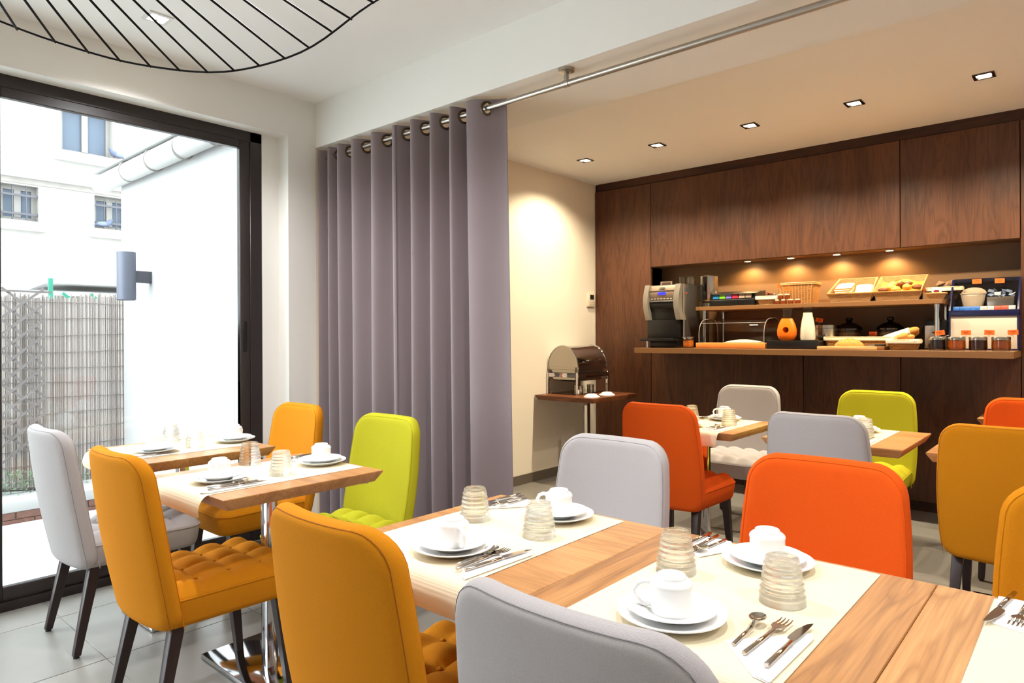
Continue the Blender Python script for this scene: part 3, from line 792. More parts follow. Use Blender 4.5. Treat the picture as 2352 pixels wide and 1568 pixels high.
setting([(-2.315,1.02),(-2.285,1.16),(-2.212,1.222),(-2.205,1.20),(-2.210,1.0),(-2.235,.985)], (-2.285,1.03,-2.270,1.15), (-2.262,1.02,-2.250,1.18), (-2.236,1.01,-2.222,1.20), 'beside the plate of the tufted ochre chair')
setting([(-2.580,1.60),(-2.500,1.60),(-2.485,1.53),(-2.52,1.45),(-2.565,1.46)], (-2.515,1.60,-2.52,1.48), (-2.54,1.61,-2.545,1.46), (-2.562,1.62,-2.566,1.44), 'at the place of the lime chair by the curtain')
setting([(-3.150,1.08),(-3.11,1.2),(-3.078,1.262),(-3.070,1.24),(-3.075,1.05)], (-3.135,1.09,-3.125,1.21), (-3.115,1.08,-3.108,1.24), (-3.094,1.07,-3.086,1.25), 'at the near side of the window table')
setting([(-1.640,3.45),(-1.555,3.57),(-1.525,3.60),(-1.515,3.41),(-1.55,3.40)], (-1.615,3.45,-1.600,3.57), (-1.585,3.43,-1.578,3.59), (-1.555,3.42,-1.545,3.60), 'at the place of the red-orange chair')
setting([(-1.86,3.99),(-1.80,3.99),(-1.785,3.93),(-1.82,3.85),(-1.855,3.86)], None, (-1.81,3.98,-1.815,3.82), (-1.835,3.99,-1.84,3.81), 'at the place of the beige-lit chair')
setting([(-.895,3.47),(-.84,3.60),(-.815,3.63),(-.805,3.44),(-.84,3.42)], (-.895,3.47,-.885,3.59), (-.868,3.45,-.858,3.61), (-.842,3.45,-.832,3.63), 'at the place of the lavender grey chair')
# ------------------------------------------------------------------ buffet counter and shelf
KZ, SZ = 1.157, 1.497
ct = thing('buffet_counter', 'long tan laminate counter running through the panelled niche', 'counter', (-1.67, 5.3, 1.114))
MB().box(-1.30, -.33, 0, 1.29, .355, KZ-1.114).ob('slab', counter_m, ct, bevel=.0015, seg=1)
sf = thing('buffet_shelf', 'tan upper shelf on chrome tubes above the counter', 'shelf', (-1.648, 5.42, 1.466))
MB().box(-.872, -.22, 0, .872, .238, SZ-1.466).ob('shelf_board', counter_m, sf, bevel=.0015, seg=1)
tb = MB().cyl(0, 0, KZ-1.466, 0, .0155, 18).lathe([(.018, -.004), (.018, -.02)], 18).lathe([(.02, KZ-1.466), (.02, KZ-1.458)], 18).mesh('support_tube', chrome)
for x, y in ((-.815, -.175), (.835, -.175), (-.815, .19), (.835, .19)): inst(tb, 'support_tube', sf, (x, y, 0))

jug_orange = plain('orange_juice', (255, 118, 6), .35)
milk_m = plain('milk', (240, 232, 214), .3)
tag_m = plain('orange_card', (255, 104, 20), .7)
ink_m = plain('ink', (70, 30, 12), .8)
rattan = wicker('woven_rattan', (196, 140, 74), (84, 48, 18))
rattan_l = wicker('pale_woven_rattan', (214, 170, 112), (116, 76, 38), .026, .007)
rattan_d = wicker('dark_woven_rattan', (60, 36, 22), (20, 12, 8))
cane = plain('cane_rim', (190, 138, 78), .5, noise=.25, nscale=60)
linen = plain('linen_cloth', (232, 220, 196), .9, noise=.05, nscale=30)
crust = plain('bread_crust', (206, 138, 58), .7, noise=.3, nscale=55, bump=.4, bscale=120)
crumb = plain('bread_crumb', (246, 228, 188), .85, noise=.06, nscale=120, bump=.3, bscale=240)
board_m = wood('beech_board', (232, 196, 140), (214, 176, 120), (186, 144, 92), 'X')
cream_pl = plain('cream_panel', (206, 194, 176), .45, noise=.02, nscale=6)
navy = plain('navy_lacquer', (14, 18, 60), .3)
card_white = plain('card_white', (236, 230, 220), .6)
yellow_nap = plain('yellow_napkin', (246, 190, 50), .85)

def card(name, label, x, y, z, w=.052, h=.030, rz=0, ry=0, stick=.03, back=0):
    t = thing(name, label, 'label', (x, y, z), R(rz), 'orange name cards on the buffet')
    T = Matrix.Translation((0, 0, stick)) @ Matrix.Rotation(R(ry), 4, 'Y')
    MB().box(-w/2, -.0009, 0, w/2, .0009, h, T).ob('card', tag_m, t)
    m = MB()
    for k, ww in ((.62, .55), (.36, .38)): m.box(-w*ww/2, -.0014, h*k, w*ww/2, -.0009, h*k+.0018, T)
    m.ob('printed_line', ink_m, t)
    if stick: MB().tube([(0, .002, -.002), (0, .002, stick+.008)], .0012, 6).ob('stick', steel, t)
    return t

# coffee machine
cm = thing('coffee_machine', 'silver and black coffee machine at the left end of the counter', 'coffee machine', (-2.775, 5.12, KZ))
silv = plain('silver_plastic', (168, 162, 152), .32, .6)
bronze = plain('bronze_plastic', (150, 130, 112), .4, .3)
gcase = plain('grey_case', (64, 60, 56), .5)
MB().box(-.150, .05, .055, .165, .43, .535).ob('case', gcase, cm, bevel=.008)
MB().box(-.155, .0, .08, .150, .055, .235).box(-.130, .02, .235, .125, .055, .40).ob('dispensing_bay', black_pl, cm, bevel=.004)
MB().grid(lambda u, v: (-.128+.256*u, .012-.03*math.sin(PI*v)*.6, .40+.128*v), 4, 12).box(-.128, .012, .40, .128, .05, .528).ob('control_panel', bronze, cm)
MB().grid(lambda u, v: (-.128+.256*u, .008-.012*math.sin(PI*v), .335+.062*v), 3, 8).box(-.128, .01, .335, .128, .05, .397).ob('black_front', black_pl, cm)
MB().box(-.128, -.012, .3955, .128, -.002, .4005).box(-.128, -.010, .482, .128, -.002, .486).ob('trim_line', silv, cm)
MB().box(-.046, -.011, .448, .026, -.005, .470).ob('display', plain('blue_display', (20, 20, 120), .3, emit=(50, 50, 220), es=.9), cm)
for k in range(8): MB().box(-.114+.03*k, -.0085, .412, -.098+.03*k, -.005, .417).ob('button', card_white, cm)
MB().ell((-.006, -.008, .508), (.030, .004, .012), 16, 8).ob('badge', silv, cm)
for sx, nm in ((-1, 'side_cheek'), (1, 'side_cheek')):
    x = -.150 if sx < 0 else .137
    pts = []
    for k in range(15):
        v = k/14
        pts.append((x + sx*(.020*math.sin(PI*min(1, v*1.15))**1 - .002) - (.030*(1-v)**3)*sx*-0 , -.022-.022*math.sin(PI*v), .235+.30*v))
    m = MB(); w = .022 if sx < 0 else .024
    rs = []
    for k in range(15):
        v = k/14; px = (-.148 if sx < 0 else .140); ofs = -.028*math.sin(PI*v*.62+.55)+.022
        px += ofs if sx < 0 else ofs
        y0 = -.012-.024*math.sin(PI*v)
        rs.append([(px-w, y0, .235+.30*v), (px+w, y0, .235+.30*v), (px+w, .07, .235+.30*v), (px-w, .07, .235+.30*v)])
    m.rings(rs, True, True, True, True).ob(nm, silv, cm, angle=50)
MB().box(-.170, -.10, .055, .145, .06, .078).ob('drip_tray', black_pl, cm, bevel=.005)
MB().box(-.125, -.08, .0785, .10, .0, .082).ob('drip_grid', plain('black_grid', (30, 28, 28), .4), cm)
MB().box(-.11, -.03, 0, .14, .40, .055).ob('base', black_pl, cm, bevel=.004)
MB().cyl(0,0,0,.055,.009,12).ob('foot', chrome, cm, (-.128, -.045, 0)); 
MB().box(.166, .03, .06, .170, .05, .53).ob('edge_strip', silv, cm)
MB().box(.1655, .075, .478, .1665, .115, .494).ob('blue_sticker', plain('sticker_blue', (40, 70, 110), .5), cm)
MB().box(.1655, .08, .452, .1665, .11, .470).ob('orange_sticker', plain('sticker_orange', (170, 80, 30), .5), cm)
ft = thing('picture_card', 'small framed card lying back on top of the coffee machine', 'card', (-2.86, 5.33, KZ+.535))
MB().box(-.055, 0, 0, .055, .006, .042).ob('frame', plain('pale_frame', (150, 130, 112), .5), ft); MB().box(-.044, -.001, .007, .044, .0005, .035).ob('print', plain('dark_print', (70, 50, 42), .6), ft)
for i, (x, y) in enumerate(((-2.69, 5.30), (-2.63, 5.35), (-2.60, 5.27))):
    MB().lathe([(.028, 0), (.034, .068), (.031, .068), (.026, .006), (0, .006)], 24).ob('glass', glass_m, None, (x, y, KZ+.536), label=['clear glass on top of coffee machine, first of three', 'clear glass on top of coffee machine, middle and rear one', 'clear glass on the coffee machine, closest to the steel dispenser'][i], cat='glass', group='glasses on the coffee machine')

def jar(x, y, r, h, fill, fm, label, group, lid=True, z=KZ, knob=False, name='jam_jar'):
    t = thing(name, label, 'jar', (x, y, z), 0, group)
    MB().lathe([(0, .003), (r*.86, 0), (r*.97, .008), (r, h*.35), (r*.98, h*.8), (r*.92, h), (r*.89, h), (r*.94, h*.8), (r*.95, .012), (0, .008)], 32).ob('glass_body', clear_m, t)
    MB().lathe([(0, .009), (r*.93, .010), (r*.955, h*.3), (r*.94, fill*h), (0, fill*h+.002)], 28).ob('contents', fm, t)
    if lid: MB().lathe([(r*.93, h*.84), (r*.99, h*.845), (r*.99, h), (r*.95, h+.004), (r*.9, h+.003)], 32).ob('metal_collar', steel, t)
    return t
fruit = plain('orange_fruit', (214, 120, 22), .4, noise=.45, nscale=50)
t = jar(-2.522, 5.07, .044, .085, .78, fruit, 'small glass jar of orange fruit beside the bread dome', None)
MB().lathe([(.053, .087), (.053, .091), (0, .093)], 28).ob('lid', steel, t)
jm = [('blackcurrant', (24, 8, 14)), ('apricot', (176, 84, 14)), ('berry', (52, 14, 10)), ('honey', (150, 74, 20))]
JL = ['glass jar of near-black jam with metal collar, left of four at the counter front', 'glass jar of amber apricot jam at the counter front, second from left', 'glass jar of dark red jam at the counter front, third from left', 'glass jar of brown jam at the counter front, beside the counter end']
for i, x in enumerate((-.783, -.678, -.565, -.449)):
    nm, c = jm[i]
    t = jar(x, 5.055, .050, .084, .8, plain(nm+'_jam', c, .35, noise=.2, nscale=60), JL[i], 'jam jars on the counter front')
    MB().tube([(.018, 0, .05), (.03, -.004, .09), (.062, -.002, .098)], .0016, 6).ob('jam_spoon', steel, t)
cx = [(-.762, -8), (-.625, 0), (-.506, 3), (-.388, -2)]
CL = ['tilted orange card standing in the near-black jam jar', 'orange card standing in the apricot jam jar', 'orange card standing in the dark red jam jar', 'orange card standing in the brown jam jar']
for (x, a), l in zip(cx, CL): card('name_card', l, x, 5.035, KZ+.086, ry=a, stick=.014)

# bread dome
bd = thing('bread_dome', 'clear roll-top bread dome on a light orange wooden base', 'bread bin', (-2.165, 5.24, KZ))
MB().box(-.285, -.19, 0, .275, .19, .044).ob('base', plain('orange_wood', (226, 140, 66), .5, noise=.08, nscale=20), bd, bevel=.006)
arc = [(-.175, .045), (-.176, .12), (-.165, .165), (-.14, .20), (-.105, .222), (-.06, .232), (.06, .238), (.13, .225), (.165, .19), (.176, .12), (.176, .045)]
MB().rings([[(x, y, z) for y, z in arc] for x in (-.262, .262)], False, False, False).ob('hood', clear_m, bd)
for x in (-.262, .262):
    MB().add([(x, y, z) for y, z in arc], [tuple(range(len(arc)))], False).ob('hood_end', clear_m, bd)
    MB().tube([(x, y, z) for y, z in arc], .0028, 6).ob('hood_rim', plain('acrylic_edge', (150, 140, 132), .3), bd)
MB().tube([(-.262, -.14, .2), (.262, -.14, .2)], .002, 6).ob('hood_crease', MATS['acrylic_edge'], bd)
t = thing('paper_packet', 'white paper packet lying inside the bread dome', 'packet', (-2.11, 5.19, KZ+.045))
MB().grid(lambda u, v: (-.14+.28*u, -.06+.12*v, .003+.022*math.sin(PI*u)**.6*math.sin(PI*v)**.5), 14, 8).ob('wrap', card_white, t); MB().box(-.14, -.06, 0, .14, .06, .004).ob('card', card_white, t)

# black cooler with juice and milk
MB().box(-.185, -.10, 0, .185, .11, .062).ob('cooler', black_pl, None, (-1.695, 5.15, KZ), bevel=.004, label='black cooling box under the juice jug and milk carafe', cat='cooler')
jt = thing('juice_jug', 'glass jug of orange juice with a hole through its belly', 'jug', (-1.755, 5.13, KZ+.062))
def jugshape(scale, top):
    m = MB(); pr = [(0, .0), (.044, .0), (.062, .014), (.073, .045), (.074, .075), (.066, .11), (.052, .145), (.041, .165), (.035, .18), (.033, .20), (.036, .222), (.044, .245)]
    pr = [(r*scale, z) for r, z in pr if z <= top]; return pr
jb = MB(); pr = jugshape(.97, .165); pr.append((0, .165))
jo = jb.lathe(pr, 48).ob('juice', jug_orange, jt)
for v in jo.data.vertices: v.co.y *= .62
cut = MB().tube([(.004, -.2, .080), (.004, .2, .080)], .0225, 28).ob('cutter', None)
cut.location = jt.location
bo = jo.modifiers.new('hole', 'BOOLEAN'); bo.object = cut; bo.operation = 'DIFFERENCE'; bo.solver = 'EXACT'
bpy.context.view_layer.update()
dg = bpy.context.evaluated_depsgraph_get()
nm = bpy.data.meshes.new_from_object(jo.evaluated_get(dg)); jo.modifiers.clear(); jo.data = nm; nm.name = 'juice'
nm.polygons.foreach_set('use_smooth', [True]*len(nm.polygons)); nm.set_sharp_from_angle(angle=R(50))
bpy.data.objects.remove(cut)
MB().lathe([(.041, .165), (.035, .18), (.033, .20), (.036, .222), (.044, .245)], 28, Matrix.Diagonal((1, .8, 1, 1))).ob('glass_neck', glass_m, jt)
mt = thing('milk_carafe', 'tall glass carafe of white milk on the black cooling box', 'carafe', (-1.605, 5.13, KZ+.062))
mp = [(0, .006), (.050, .006), (.053, .03), (.050, .09), (.042, .145), (.033, .185), (.031, .205)]
MB().lathe(mp+[(0, .206)], 32).ob('milk', milk_m, mt)
MB().lathe([(0, 0), (.053, 0), (.0545, .03), (.052, .09), (.0435, .145), (.0345, .185), (.0325, .205), (.035, .225), (.042, .252)], 32).ob('glass_body', glass_m, mt)
t = jar(-1.855, 5.33, .03, .07, .1, card_white, 'small glass behind the juice jug', None, lid=False, name='small_jar')

# mixing bowl, cereal jars
t = thing('steel_bowl', 'round steel bowl with broad bright rim behind the milk carafe', 'bowl', (-1.56, 5.40, KZ))
MB().lathe([(0, 0), (.04, .001), (.075, .04), (.088, .10), (.089, .15), (.092, .152), (.092, .178), (.088, .178), (.086, .15), (.072, .045), (.03, .006), (0, .005)], 40).ob('shell', steel, t)
MB().box(-.02, -.03, .02, .02, .03, .03).ob('contents', crust, t)
card('name_card', 'tilted orange card standing in the steel bowl', -1.59, 5.34, KZ+.17, ry=10, stick=.03)
cereal = plain('cereal_flakes', (150, 96, 44), .7, noise=.5, nscale=90); muesli = plain('muesli', (170, 140, 104), .7, noise=.5, nscale=110)
for x, fm, l in ((-1.41, cereal, 'lidded glass jar of brown cereal on the left, knob on top'), (-1.135, muesli, 'lidded glass jar of pale muesli on the right, knob on top')):
    t = jar(x, 5.46, .082, .145, .82, fm, l, 'cereal jars at the back of the counter', lid=False, name='cereal_jar')
    MB().lathe([(.084, .144), (.088, .150), (.084, .160), (.05, .185), (.02, .196), (.016, .203), (.024, .212), (.024, .226), (.016, .232), (0, .233)], 32).ob('lid', thin_glass('smoked_glass', (110, 100, 92), (40, 34, 30), 1.0) if 'smoked_glass' not in MATS else MATS['smoked_glass'], t)
    MB().lathe([(.085, .138), (.089, .140), (.089, .150), (.085, .151)], 32).ob('lid_rim', dark_steel, t)
card('name_card', 'orange card leaning between cereal jar and cloth-lined basket', -1.235, 5.40, KZ+.075, stick=.02)
t = thing('serving_scoop', 'black serving scoop lying between the two cereal jars', 'scoop', (-1.285, 5.37, KZ+.08))
MB().ell((0, 0, 0), (.04, .03, .022)).ob('bowl', black_pl, t); MB().tube([(.01, -.02, .0), (.05, -.035, -.02)], .006, 8).ob('handle', steel, t)
MB().box(-.04, -.03, -.08, .04, .03, -.02).ob('stand', black_pl, t)

def basket(name, label, x, y, z, hx, hy, h, flare, rad, m, group=None, liner=None, rz=0):
    t = thing(name, label, 'basket', (x, y, z), R(rz), group)
    k = 6
    rs = [rrect(hx*a, hy*a, min(rad, hy*a*.98), k, z=zz) for a, zz in ((1, 0), (1+flare*.5, h*.5), (1+flare, h), (1+flare-.012/hx, h), (1-.012/hx, .008))]
    MB().rings(rs, True, True, True, True).ob('woven_wall', m, t, angle=50)
    MB().tube(rrect(hx*(1+flare), hy*(1+flare), min(rad, hy*.98), k, z=h), .0055, 8, True).ob('rim', cane, t)
    if liner:
        rs = [rrect(hx*(1+flare)+a, hy*(1+flare)+a, min(rad, hy*.98), k, z=h+b) for a, b in ((.003, -.022), (.006, -.004), (.002, .006), (-.010, .005), (-.02, -.03), (-.03, -.045))]
        MB().rings(rs, True, False, True, True).ob('liner', linen, t)
    return t
# long cloth-lined basket with baguettes, loaf on board
lbk = basket('bread_basket', 'long wicker basket with folded white cloth edge behind the round loaf', -1.285, 5.27, KZ, .205, .085, .085, .10, .02, rattan, 'bread baskets on the counter', True)
bg = thing('baguette', 'baguette wrapped in white paper sloping out of the long basket', 'bread', (-1.03, 5.27, KZ+.105))
Tb = Matrix.Rotation(R(-20), 4, 'Y')
MB().tube([(-.17, 0, 0), (-.08, 0, .002), (.06, 0, .0)], [.022, .028, .029], 14, T=Tb).ob('paper_wrap', linen, bg)
MB().tube([(.055, 0, 0), (.09, 0, 0), (.108, 0, 0), (.116, 0, 0)], [.024, .023, .016, .004], 14, T=Tb).ob('crust_end', crust, bg)
bg2 = dup(bg, (-1.04, 5.33, KZ+.085), 0, 'baguette wrapped in white paper, lower one behind in the long basket')
bg['group'] = bg2['group'] = 'wrapped baguettes'
MB().box(-.19, -.06, 0, .19, .07, .024).ob('cutting_board', board_m, None, (-1.315, 5.065, KZ), bevel=.003, label='pale wooden cutting board at the counter edge under the round loaf', cat='cutting board')
lf = thing('seeded_loaf', 'round seeded loaf lying on the cutting board', 'bread', (-1.312, 5.075, KZ+.024))
MB().grid(lambda u, v: ((lambda a, b: (.095*math.cos(a)*math.sin(b), .048*math.sin(a)*math.sin(b), .052*math.cos(b)*(1-.05*math.sin(6*a))))(2*PI*u, PI/2*v)), 28, 10).ob('crust', crust, lf)
sm = MB()
for _ in range(70):
    a, b = random.random()*2*PI, random.uniform(.1, 1.3)
    sm.ell((.0955*math.cos(a)*math.sin(b), .0485*math.sin(a)*math.sin(b), .0523*math.cos(b)), (.0022, .0016, .0012), 6, 4)
sm.ob('seeds', plain('dark_seeds', (90, 60, 30), .7), lf, kind='stuff')
t = thing('bread_knife', 'bread knife resting beside the cutting board', 'knife', (-1.12, 5.09, KZ))
MB().box(-.035, -.07, 0, .04, .08, .026).ob('block', wood('knife_board', (170, 120, 70), (150, 100, 56), (110, 70, 36), 'X'), t, bevel=.003)
MB().tube([(-.02, -.06, .032), (.04, -.03, .034)], .008, 8).ob('handle', black_pl, t); MB().box(-.06, -.064, .030, -.02, -.058, .036).ob('blade', steel, t)
basket('bread_basket', 'round cloth-lined wicker basket of rolls at the counter front', -.98, 5.10, KZ, .078, .075, .068, .25, .07, rattan, 'bread baskets on the counter', True)
for i, (x, y, z, a) in enumerate(((-.985, 5.08, .092, 35), (-.955, 5.13, .082, -10), (-1.02, 5.13, .078, 70))):
    t = MB().ell((0, 0, 0), (.037, .022, .020), 18, 12).ob('bread_roll', crust, None, (x, y, KZ+z), (0, R(-22), R(a)), label=['glossy brown roll standing highest in the round basket', 'bread roll at the right side of the round basket', 'bread roll at the rear left of the round basket'][i], cat='bread', group='rolls in the round basket')

# toaster and dispenser
to = thing('toaster', 'black toaster with pale steel front behind the shelf tube', 'toaster', (-.842, 5.42, KZ))
pf = [(-.085, 0), (-.085, .14), (-.07, .19), (-.05, .208), (-.01, .203), (.02, .208), (.05, .205), (.072, .19), (.085, .14), (.085, 0)]
MB().rings([[(x, y, z) for x, z in pf] for y in (-.03, .14)], True, True, True, False).ob('body', black_pl, to, bevel=.006)
MB().box(-.066, -.036, .02, .012, -.030, .165).ob('steel_front', plain('pale_steel', (214, 214, 212), .35, .3), to, bevel=.002, seg=1)
MB().box(-.004, -.062, .112, .008, -.036, .122).ell((0, -.06, .117), (.02, .012, .006)).ob('lever', black_pl, to)
MB().box(-.066, -.05, .006, .014, -.03, .024).ob('crumb_tray', silv, to, bevel=.002, seg=1)
dz = thing('cereal_bar_dispenser', 'big navy and cream display dispenser with tilted clear lid at the niche end', 'dispenser', (-.565, 5.30, KZ))
MB().box(-.182, -.02, .010, .182, .02, .222).ob('front_panel', cream_pl, dz, bevel=.003)
MB().box(-.184, -.028, .222, .190, .03, .262).ob('navy_band', navy, dz, bevel=.003); MB().box(-.184, -.02, .0, .190, .22, .011).ob('base', navy, dz, bevel=.003)
sidep = [(-.028, .262), (.03, .262), (.2, .262), (.2, .47), (.165, .475), (.15, .475)]
for x in (-.188, .178):
    MB().rings([[(xx, y, z) for y, z in ((-.02, .0), (.2, .0), (.2, .478), (.15, .478), (-.025, .262))] for xx in (x, x+.012)], True, True, True, False).ob('side_wall', navy, dz, bevel=.002, seg=1)
MB().box(-.176, .19, .262, .178, .2, .478).box(-.176, .14, .455, .178, .2, .478).ob('back_wall', plain('dark_navy', (10, 12, 34), .3), dz)
MB().add([(-.176, -.026, .266), (.178, -.026, .266), (.178, .146, .476), (-.176, .146, .476)], [(0, 1, 2, 3)], False).ob('clear_lid', clear_m, dz)
bu = thing('plastic_bucket', 'white plastic bucket with handle under the tilted clear lid', 'bucket', (-.63, 5.40, KZ+.263))
MB().lathe([(0, .0), (.052, 0), (.070, .108), (.074, .11), (.074, .114), (.067, .114), (.05, .006), (0, .005)], 32, Matrix.Diagonal((1, .75, 1, 1))).ob('tub', plain('tub_plastic', (210, 196, 176), .4), bu)
MB().grid(lambda u, v: ((.073-.002*v)*math.cos(PI*u), .052*math.sin(PI*u)*.2+.03, .11+v*(.042*math.sin(PI*u)+.004)), 20, 2).ob('handle', MATS['tub_plastic'], bu)
MB().ell((0, 0, .10), (.062, .044, .012)).ob('contents', plain('sugar', (216, 196, 170), .8), bu)
MB().box(-.072, -.05, 0, .072, .05, .085).ob('steel_tray', steel, None, (-.478, 5.40, KZ+.263), bevel=.003, label='dark reflecting steel tray under clear lid, holding blue sachets', cat='tray')
sac = plain('blue_sachet', (120, 142, 178), .45); sacw = plain('white_sachet', (206, 206, 210), .45); sacr = plain('red_sachet', (200, 84, 60), .45); sacb = plain('bright_blue_sachet', (40, 120, 220), .45)
def sachet(x, y, z, rx, ry, rz, m, label, group, w=.034, h=.022):
    MB().grid(lambda u, v: (w*(u-.5), h*(v-.5), .0035*math.sin(PI*u)*math.sin(PI*v)), 5, 4).grid(lambda u, v: (w*(u-.5), h*(v-.5), -.0035*math.sin(PI*u)*math.sin(PI*v)), 5, 4, flip=True).ob('sachet', m, None, (x, y, z), (R(rx), R(ry), R(rz)), label=label, cat='sachet', group=group)
for k in range(16):
    sachet(-.478+random.uniform(-.066, .066), 5.41+random.uniform(-.03, .035), KZ+.357+random.uniform(0, .045)*(1-abs(k-8)/12), random.uniform(20, 70), random.uniform(-30, 30), random.uniform(-60, 60), sac if k % 4 else sacw, 'blue or white sachet in the heap on the dark steel tray', 'sachets heaped on the steel tray')
for k in range(9):
    sachet(-.715+.0375*k, 5.328, KZ+.276, 72, 0, random.uniform(-4, 4), (sacb, sacb, sacb, sacb, sacw, sacw, sacr, sacr, sacw)[k], 'flat sachet in the row along the lower edge of the clear lid', 'sachets along the front of the clear lid', .036, .026)
card('name_card', 'orange card clipped to the white plastic bucket', -.607, 5.385, KZ+.44, stick=0); card('name_card', 'orange card standing over the heap of blue sachets', -.484, 5.385, KZ+.438, stick=0)

# upper shelf
kt = thing('steel_dispenser', 'tall brushed steel dispenser at the left end of the upper shelf', 'dispenser', (-2.50, 5.41, SZ))
MB().lathe([(.075, .05), (.078, .055), (.078, .262), (.072, .268), (0, .268)], 12, smooth=False).ob('body', steel, kt)
MB().box(-.022, -.082, .06, .018, -.072, .262).ob('dark_strip', dark_steel, kt, bevel=.003)
MB().box(-.016, -.090, .075, .012, -.08, .13).ob('tap', black_pl, kt, bevel=.003)
MB().lathe([(0, 0), (.062, 0), (.06, .04), (.05, .05), (0, .05)], 28).ob('foot', steel, kt)
tb_ = thing('tea_box', 'black tea box showing a row of coloured tea packets', 'box', (-2.245, 5.40, SZ))
prf = [(-.115, 0), (.13, 0), (.13, .125), (.02, .125), (-.09, .10), (-.095, .062), (-.115, .055)]
MB().rings([[(x, y, z) for y, z in prf] for x in (-.185, .185)], True, True, True, False).ob('case', black_pl, tb_, bevel=.004)
MB().box(-.19, -.105, .098, .19, .13, .104, Matrix.Translation((0, 0, .012)) @ Matrix.Rotation(R(8), 4, 'X')).ob('lid', black_pl, tb_, bevel=.002, seg=1)
for k, (nm, c) in enumerate((('blue', (30, 130, 200)), ('green', (120, 200, 40)), ('violet', (120, 110, 200)), ('red', (200, 40, 70)), ('clear', (170, 150, 130)), ('beige', (150, 130, 110)))):
    MB().box(-.024, -.006, 0, .024, .004, .032).ob('tea_packet', plain(nm+'_packet', c, .5, noise=.15, nscale=200), None, (-2.385+.0545*k, 5.298, SZ+.064), label=nm+' tea packet in the row of the black tea box', cat='packet', group='tea packets in the black box')
ov = basket('oval_basket', 'small oval basket with pale liner beside the tea box', -1.96, 5.33, SZ, .07, .055, .065, .32, .05, rattan_l, 'small baskets on the shelf', True)
for k in range(7):
    sachet(-1.96+random.uniform(-.05, .05), 5.33+random.uniform(-.02, .03), SZ+.072+random.uniform(0, .02), random.uniform(10, 50), random.uniform(-30, 30), random.uniform(0, 90), plain('choc_sachet', (60, 26, 18), .3) if k == 0 else MATS['choc_sachet'] if k % 3 else sacr, 'dark or red sweet packet in the small oval basket', 'packets in the oval basket', .05, .03)
honey = plain('honey', (120, 52, 12), .3); lidw = plain('white_lid', (226, 210, 184), .4)
for k, (x, z) in enumerate(((-1.872, 0), (-1.825, 0), (-1.775, 0), (-1.722, 0), (-1.85, .041), (-1.80, .041))):
    t = thing('mini_jar', ['mini honey jar with white lid, bottom row first from left', 'mini honey jar with white lid, bottom row second from left', 'mini honey jar with white lid, bottom row third from left', 'mini honey jar with white lid, bottom row before the wicker hamper', 'mini honey jar stacked on top, left one', 'mini honey jar stacked on top, right one'][k], 'jar', (x, 5.27, SZ+z), 0, 'mini honey jars')
    MB().lathe([(0, 0), (.019, 0), (.021, .005), (.021, .026), (.017, .030)], 20).ob('glass_body', honey, t); MB().lathe([(.019, .030), (.019, .039), (0, .040)], 20).ob('lid', lidw, t)
card('name_card', 'small orange card turned edge-on by the mini honey jars', -1.865, 5.275, SZ+.08, .022, .04, rz=35, stick=.045); card('name_card', 'orange card standing on the stacked mini honey jars', -1.80, 5.275, SZ+.08, stick=.025)
wh = basket('wicker_hamper', 'tall wicker hamper basket without cloth on the upper shelf', -1.765, 5.45, SZ, .115, .085, .165, .16, .02, rattan, None)
for x in range(-5, 6): MB().tube([(x*.021, -.089-.0, .004), (x*.0225, -.096, .09), (x*.0243, -.1, .16)], .0028, 5).ob('stake', cane, wh)
MB().tube(rrect(.135, .10, .02, 6, z=.155), .005, 8, True).ob('rim_braid', cane, wh)

def tray(name, label, x, w, w2, content):
    t = thing(name, label, 'basket', (x, 5.27, SZ), 0, 'tilted bread baskets')
    # outer bottom, outer top, inner top, inner bottom (front-left, front-right, back-right, back-left)
    ob_ = [(-w+.02, .01, .0), (w-.02, .01, .0), (w-.03, .24, .075), (-w+.03, .24, .075)]
    ot = [(-w, -.015, .062), (w, -.015, .062), (w2, .235, .185), (-w2, .235, .185)]
    it = [(-w+.008, -.008, .063), (w-.008, -.008, .063), (w2-.008, .226, .185), (-w2+.008, .226, .185)]
    ib = [(-w+.028, .018, .012), (w-.028, .018, .012), (w-.038, .228, .088), (-w+.038, .228, .088)]
    MB().rings([ob_, ot, it, ib], True, True, True, False).ob('woven_wall', rattan_l, t)
    MB().tube(ot, .006, 7, True).ob('rim', cane, t)
    MB().box(-w+.03, .20, 0, w-.03, .23, .074).ob('stand', black_pl, t)
    return t
tr1 = tray('bread_tray_basket', 'tilted wicker basket of sliced white bread, glowing under the spotlights', -1.357, .150, .130, 0)
tr2 = tray('bread_tray_basket', 'tilted wicker basket of pastries with yellow napkin', -1.054, .148, .148, 0)
sl_me = MB().prism([(-.055,-.055),(.055,-.055),(.058,-.01),(.055,.05),(.03,.058),(-.03,.058),(-.055,.05),(-.058,-.01)], 0, .013).mesh('slice', crumb, .003, 2)
sr_me = MB().rings([[(x*1.01, y*1.01, z) for x, y in [(-.055,-.055),(.055,-.055),(.058,-.01),(.055,.05),(.03,.058),(-.03,.058),(-.055,.05),(-.058,-.01)]] for z in (.002, .011)], True, False, False, False).mesh('crust', crust)
